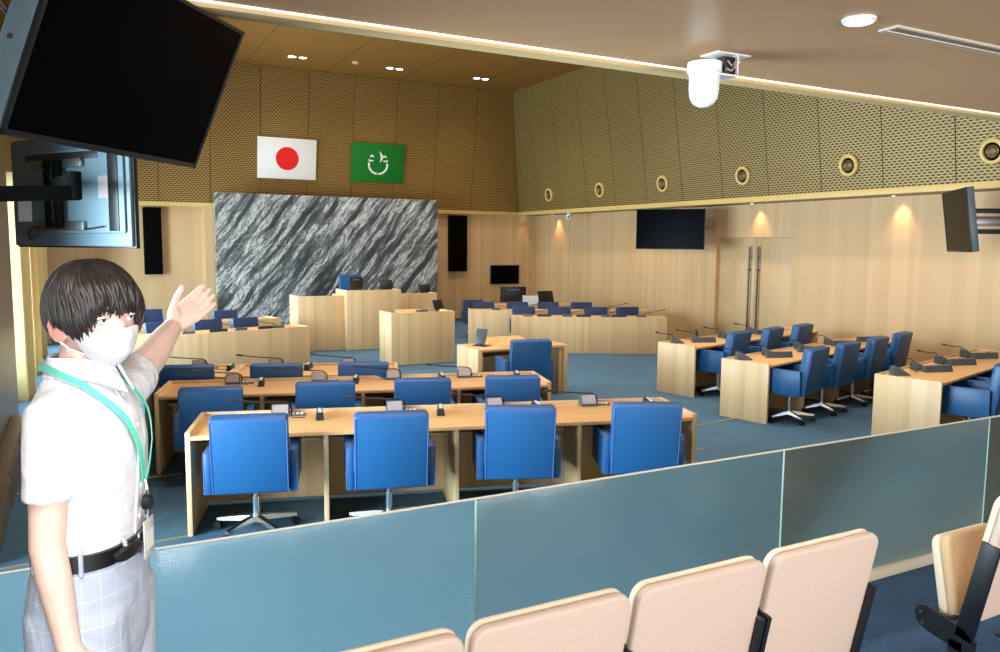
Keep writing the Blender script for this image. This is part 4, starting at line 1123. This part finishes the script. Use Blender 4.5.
# eyes
for s in (-1, 1):
    e = MB().sph(HM @ Vector((s*.031, .0765, .006)), .0118, n=20).build('eye', 'eye_white', per)
    dirv = (HM.to_3x3() @ Vector((-.05, 1, 0))).normalized(); c0 = HM @ Vector((s*.031, .0765, .006))
    MB().sph(c0+dirv*.0066, .0062, n=16).build('iris', 'iris', e)
    lid = MB().tube([HM @ Vector((s*.031+dx, .0765+math.sqrt(max(0, .0130**2-dx*dx))*.93, (.0085)+.0030*(1-(dx/.0125)**2))) for dx in (-.0125, -.009, -.005, 0, .005, .009, .0125)], [.0012, .0026, .0030, .0032, .0030, .0026, .0012], 8).build('eyelid', 'skin', per)
    MB().tube([HM @ Vector((s*.031+dx, .0775+math.sqrt(max(0, .0132**2-dx*dx))*.93, (.006)+.0028*(1-(dx/.0125)**2))) for dx in (-.0125, -.009, -.005, 0, .005, .009, .0125)], .0009, 6).build('eyelash', 'brow', per)
    MB().tube([HM @ Vector((s*x, y, z)) for x, y, z in ((.015, .0915, .022), (.026, .0905, .026), (.038, .0845, .027), (.048, .075, .023))], [.0018, .0032, .003, .001], 8).build('eyebrow', 'brow', per)
# hair: a full cap of overlapping locks falling from the crown
hr = MB()
def hair_end(ph):
    """lowest polar angle of the hair at azimuth ph (degrees, 90 = face)"""
    d = abs((ph-90+180) % 360-180)       # 0 front .. 180 back
    pts = [(0, 79), (22, 76), (40, 80), (55, 95), (72, 105), (86, 92), (102, 92), (116, 112), (130, 134), (180, 139)]
    for (a, x), (b, y) in zip(pts, pts[1:]):
        if a <= d <= b: return lerp(x, y, (d-a)/(b-a))
    return 140
cap = []
for j in range(1, 19):
    r_ = []
    for k in range(72):
        ph = 360*k/72; te = hair_end(ph)-5
        th = te*j/18
        o_ = .015*(1-.62*(j/18)**4)+.006*math.sin(PI*j/18)
        r_.append(HM @ headpt(R(th), R(ph), o_))
    cap.append(r_)
cap2 = []
for j in range(18, 0, -1):
    cap2.append([HM @ headpt(R((hair_end(360*k/72)-5)*j/18), R(360*k/72), .001) for k in range(72)])
hr.loft(cap+cap2)
rng = random.Random(11)
for i in range(950):
    ph = rng.uniform(0, 360); te = hair_end(ph)+rng.choice((-15, -9, -4, 0, 3, 6))+rng.uniform(-2, 2)
    st = rng.choice((2, 10, 25, 40, 55)) if te > 75 else 5
    st = min(st, te-30)
    sway = rng.uniform(-8, 8)+9*math.sin(R(ph*2.0)+.6)
    pts, rad = [], []; lift = rng.uniform(-.002, .0035)
    n_ = 9
    for q in range(n_):
        f_ = q/(n_-1); th = lerp(max(1.5, st), te, f_)
        part = 14*math.sin(PI*f_)*(1 if ph < 90 or ph > 270 else -1)*.4
        off = .0165+lift+.006*math.sin(PI*min(1, th/100))-.010*f_**3
        pts.append(HM @ headpt(R(min(th, 150)), R(ph+sway*f_+part), off)); rad.append(max(.0006, .0048*math.sin(PI*(.12+.80*f_))))
    hr.tube(pts, rad, 6)
hr.build('hair', 'hair', per)
# lanyard, reel and badge
ly = MB()
def ribbon(pts, w, th):
    pts = [Vector(p) for p in pts]; rgs = []
    for i, p in enumerate(pts):
        tg = (pts[min(i+1, len(pts)-1)]-pts[max(0, i-1)]).normalized(); nr = Vector((p.x, p.y+.0, 0)).normalized()
        sd = tg.cross(nr).normalized(); nr2 = sd.cross(tg).normalized()
        rgs.append([p+sd*w/2, p+sd*w/2+nr2*th, p-sd*w/2+nr2*th, p-sd*w/2])
    ly.loft(rgs)
def surf(u, z, off):        # point on the chest at sideways position u
    for (z0, w0, d0, c0), (z1, w1, d1, c1) in zip(tors, tors[1:]):
        if z0 <= z <= z1:
            k_ = (z-z0)/(z1-z0); w_, d_, c_ = lerp(w0, w1, k_), lerp(d0, d1, k_), lerp(c0, c1, k_)
            q = max(0, 1-(abs(u)/w_)**2.3); return Vector((u, c_+d_*q**(1/2.3)+off, z))
    return Vector((u, .1+off, z))
for s in (1, -1):
    pts = [(s*.030, -.082, 1.474), (s*.066, -.050, 1.480), (s*.088, -.01, 1.468), (s*.093, .035, 1.448)]
    for q in range(1, 11):
        f_ = q/10; pts.append(surf(s*lerp(.085, .008, f_), lerp(1.43, 1.21, f_), .010+.004*math.sin(PI*f_)))
    ribbon(pts, .0135, .002)
lo = ly.build('lanyard', 'lanyard', per)
y0 = front_y(1.20)+.012
MB().cyl((0, y0, 1.215), (0, y0+.004, 1.19), .004).tube([(0, y0, 1.197), (.006, y0+.004, 1.187), (0, y0+.006, 1.175), (-.006, y0+.004, 1.187), (0, y0, 1.197)], .0015, 6).build('clip', 'chrome', lo)
MB().cyl((0, y0-.004, 1.16), (0, y0+.012, 1.16), .017, n=20).build('badge_reel', 'black', lo)
MB().cyl((0, y0+.004, 1.145), (0, y0+.004, 1.115), .002).build('badge_cord', 'chrome', lo)
MB().box(-.030, .030, y0+.002, y0+.006, 1.035, 1.122, .0015).build('badge', 'badge', lo)
MB().box(-.022, .022, y0+.0062, y0+.0068, 1.052, 1.095).build('badge_card', 'paper', lo, smooth=False)

# ------------------------------------------------------------------ light
def area(name, loc, rot, sx_, sy_, e, col=(1, 1, 1), spread=None):
    l = bpy.data.lights.new(name, 'AREA'); l.shape = 'RECTANGLE'; l.size = sx_; l.size_y = sy_; l.energy = e; l.color = col
    if spread: l.spread = R(spread)
    o = bpy.data.objects.new(name, l); C.objects.link(o); o.location = loc; o.rotation_euler = rot; return o
def spot(name, loc, tgt, e, ang, col=(1, .9, .78), blend=1.0, rad=.06):
    l = bpy.data.lights.new(name, 'SPOT'); l.energy = e; l.spot_size = R(ang); l.spot_blend = blend; l.color = col; l.shadow_soft_size = rad
    o = bpy.data.objects.new(name, l); C.objects.link(o); o.location = loc
    o.rotation_euler = (Vector(tgt)-Vector(loc)).to_track_quat('-Z', 'Y').to_euler(); return o
for i, (a, b) in enumerate(wy[:5]):
    area('window_daylight', (XL-(.3 if i else 1.3), (a+b)/2, 1.6), (0, R(-90), 0), 2.6, b-a, 330 if i else 430, (.66, .88, 1.0), None if i else 104)  # first lamp shines through the added near bay
for x in (2.2, 4.3, 6.5, 8.8):
    for y in (5.5, 9.0, 12.6, 16.2):
        spot('ceiling_spot', (x, y, 6.05), (x, y, 0), 250, 130, (1, .93, .84), 1, .12)
for x in (4.444, 6.732, 9.01):
    spot('twin_downlight_spot', (x, 18.165, 6.2), (x, 18.3, 0), 130, 120, (1, .92, .8), 1, .08)
for y in (18.75, 15.0, 11.38, 8.35):
    spot('soffit_spot', (11.64, y, 2.935), (11.70, y, .6), 46, 78, (1, .58, .33), 1, .03)
spot('soffit_spot', (11.3, 19.85, 2.93), (11.3, 19.96, 0), 10, 60, (1, .66, .38), .9, .02)
for x, y in ((2.271, 1.812), (-.2, 1.2), (5.0, 1.8), (1.0, -.6), (4, -.8)):
    spot('gallery_spot', (x, y, 2.83), (x, y, 0), 60, 130, (1, .95, .88), 1, .08)
spot('gallery_spot', (.15, .85, 2.83), (.12, 2.25, 1.65), 42, 62, (1, .97, .93), 1, .08)  # added fill lamp with no fitting, aimed to brighten the guide's arm
area('gallery_window_daylight', (2.2, -4.0, 1.6), (R(98), 0, 0), 6.0, 1.9, 330, (1.0, .98, .96))
area('gallery_side_daylight', (XL+.06, -1.4, 1.65), (0, R(-90), R(18)), 1.9, 3.6, 300, (.90, .96, 1.0))
w = bpy.data.worlds.new('World'); bpy.context.scene.world = w; w.use_nodes = True
w.node_tree.nodes['Background'].inputs[0].default_value = (.75, .85, 1, 1); w.node_tree.nodes['Background'].inputs[1].default_value = .5

# ------------------------------------------------------------------ camera
cam = bpy.data.cameras.new('Camera'); co = bpy.data.objects.new('Camera', cam); C.objects.link(co)
cam.sensor_fit = 'HORIZONTAL'; cam.sensor_width = 36; cam.lens = 28.456; cam.clip_start = .02; cam.clip_end = 100
rgt = Vector((.884381, -.466692, .008292)); dwn = Vector((-.040553, -.094522, -.994696)); fwd = Vector((.465001, .879354, -.102519))
m3 = Matrix((rgt, -dwn, -fwd)).transposed()
co.matrix_world = Matrix.Translation((0, 0, 2.12)) @ m3.to_4x4()
sc_ = bpy.context.scene; sc_.camera = co
sc_.view_settings.view_transform = 'Standard'
try: sc_.view_settings.look = 'None'
except Exception: pass
sc_.view_settings.exposure = 0; sc_.view_settings.gamma = 1; sc_.view_settings.use_curve_mapping = False
try:
    sc_.cycles.use_denoising = True; sc_.cycles.sample_clamp_indirect = 2.5; sc_.cycles.sample_clamp_direct = 0; sc_.cycles.caustics_reflective = False
except Exception: pass
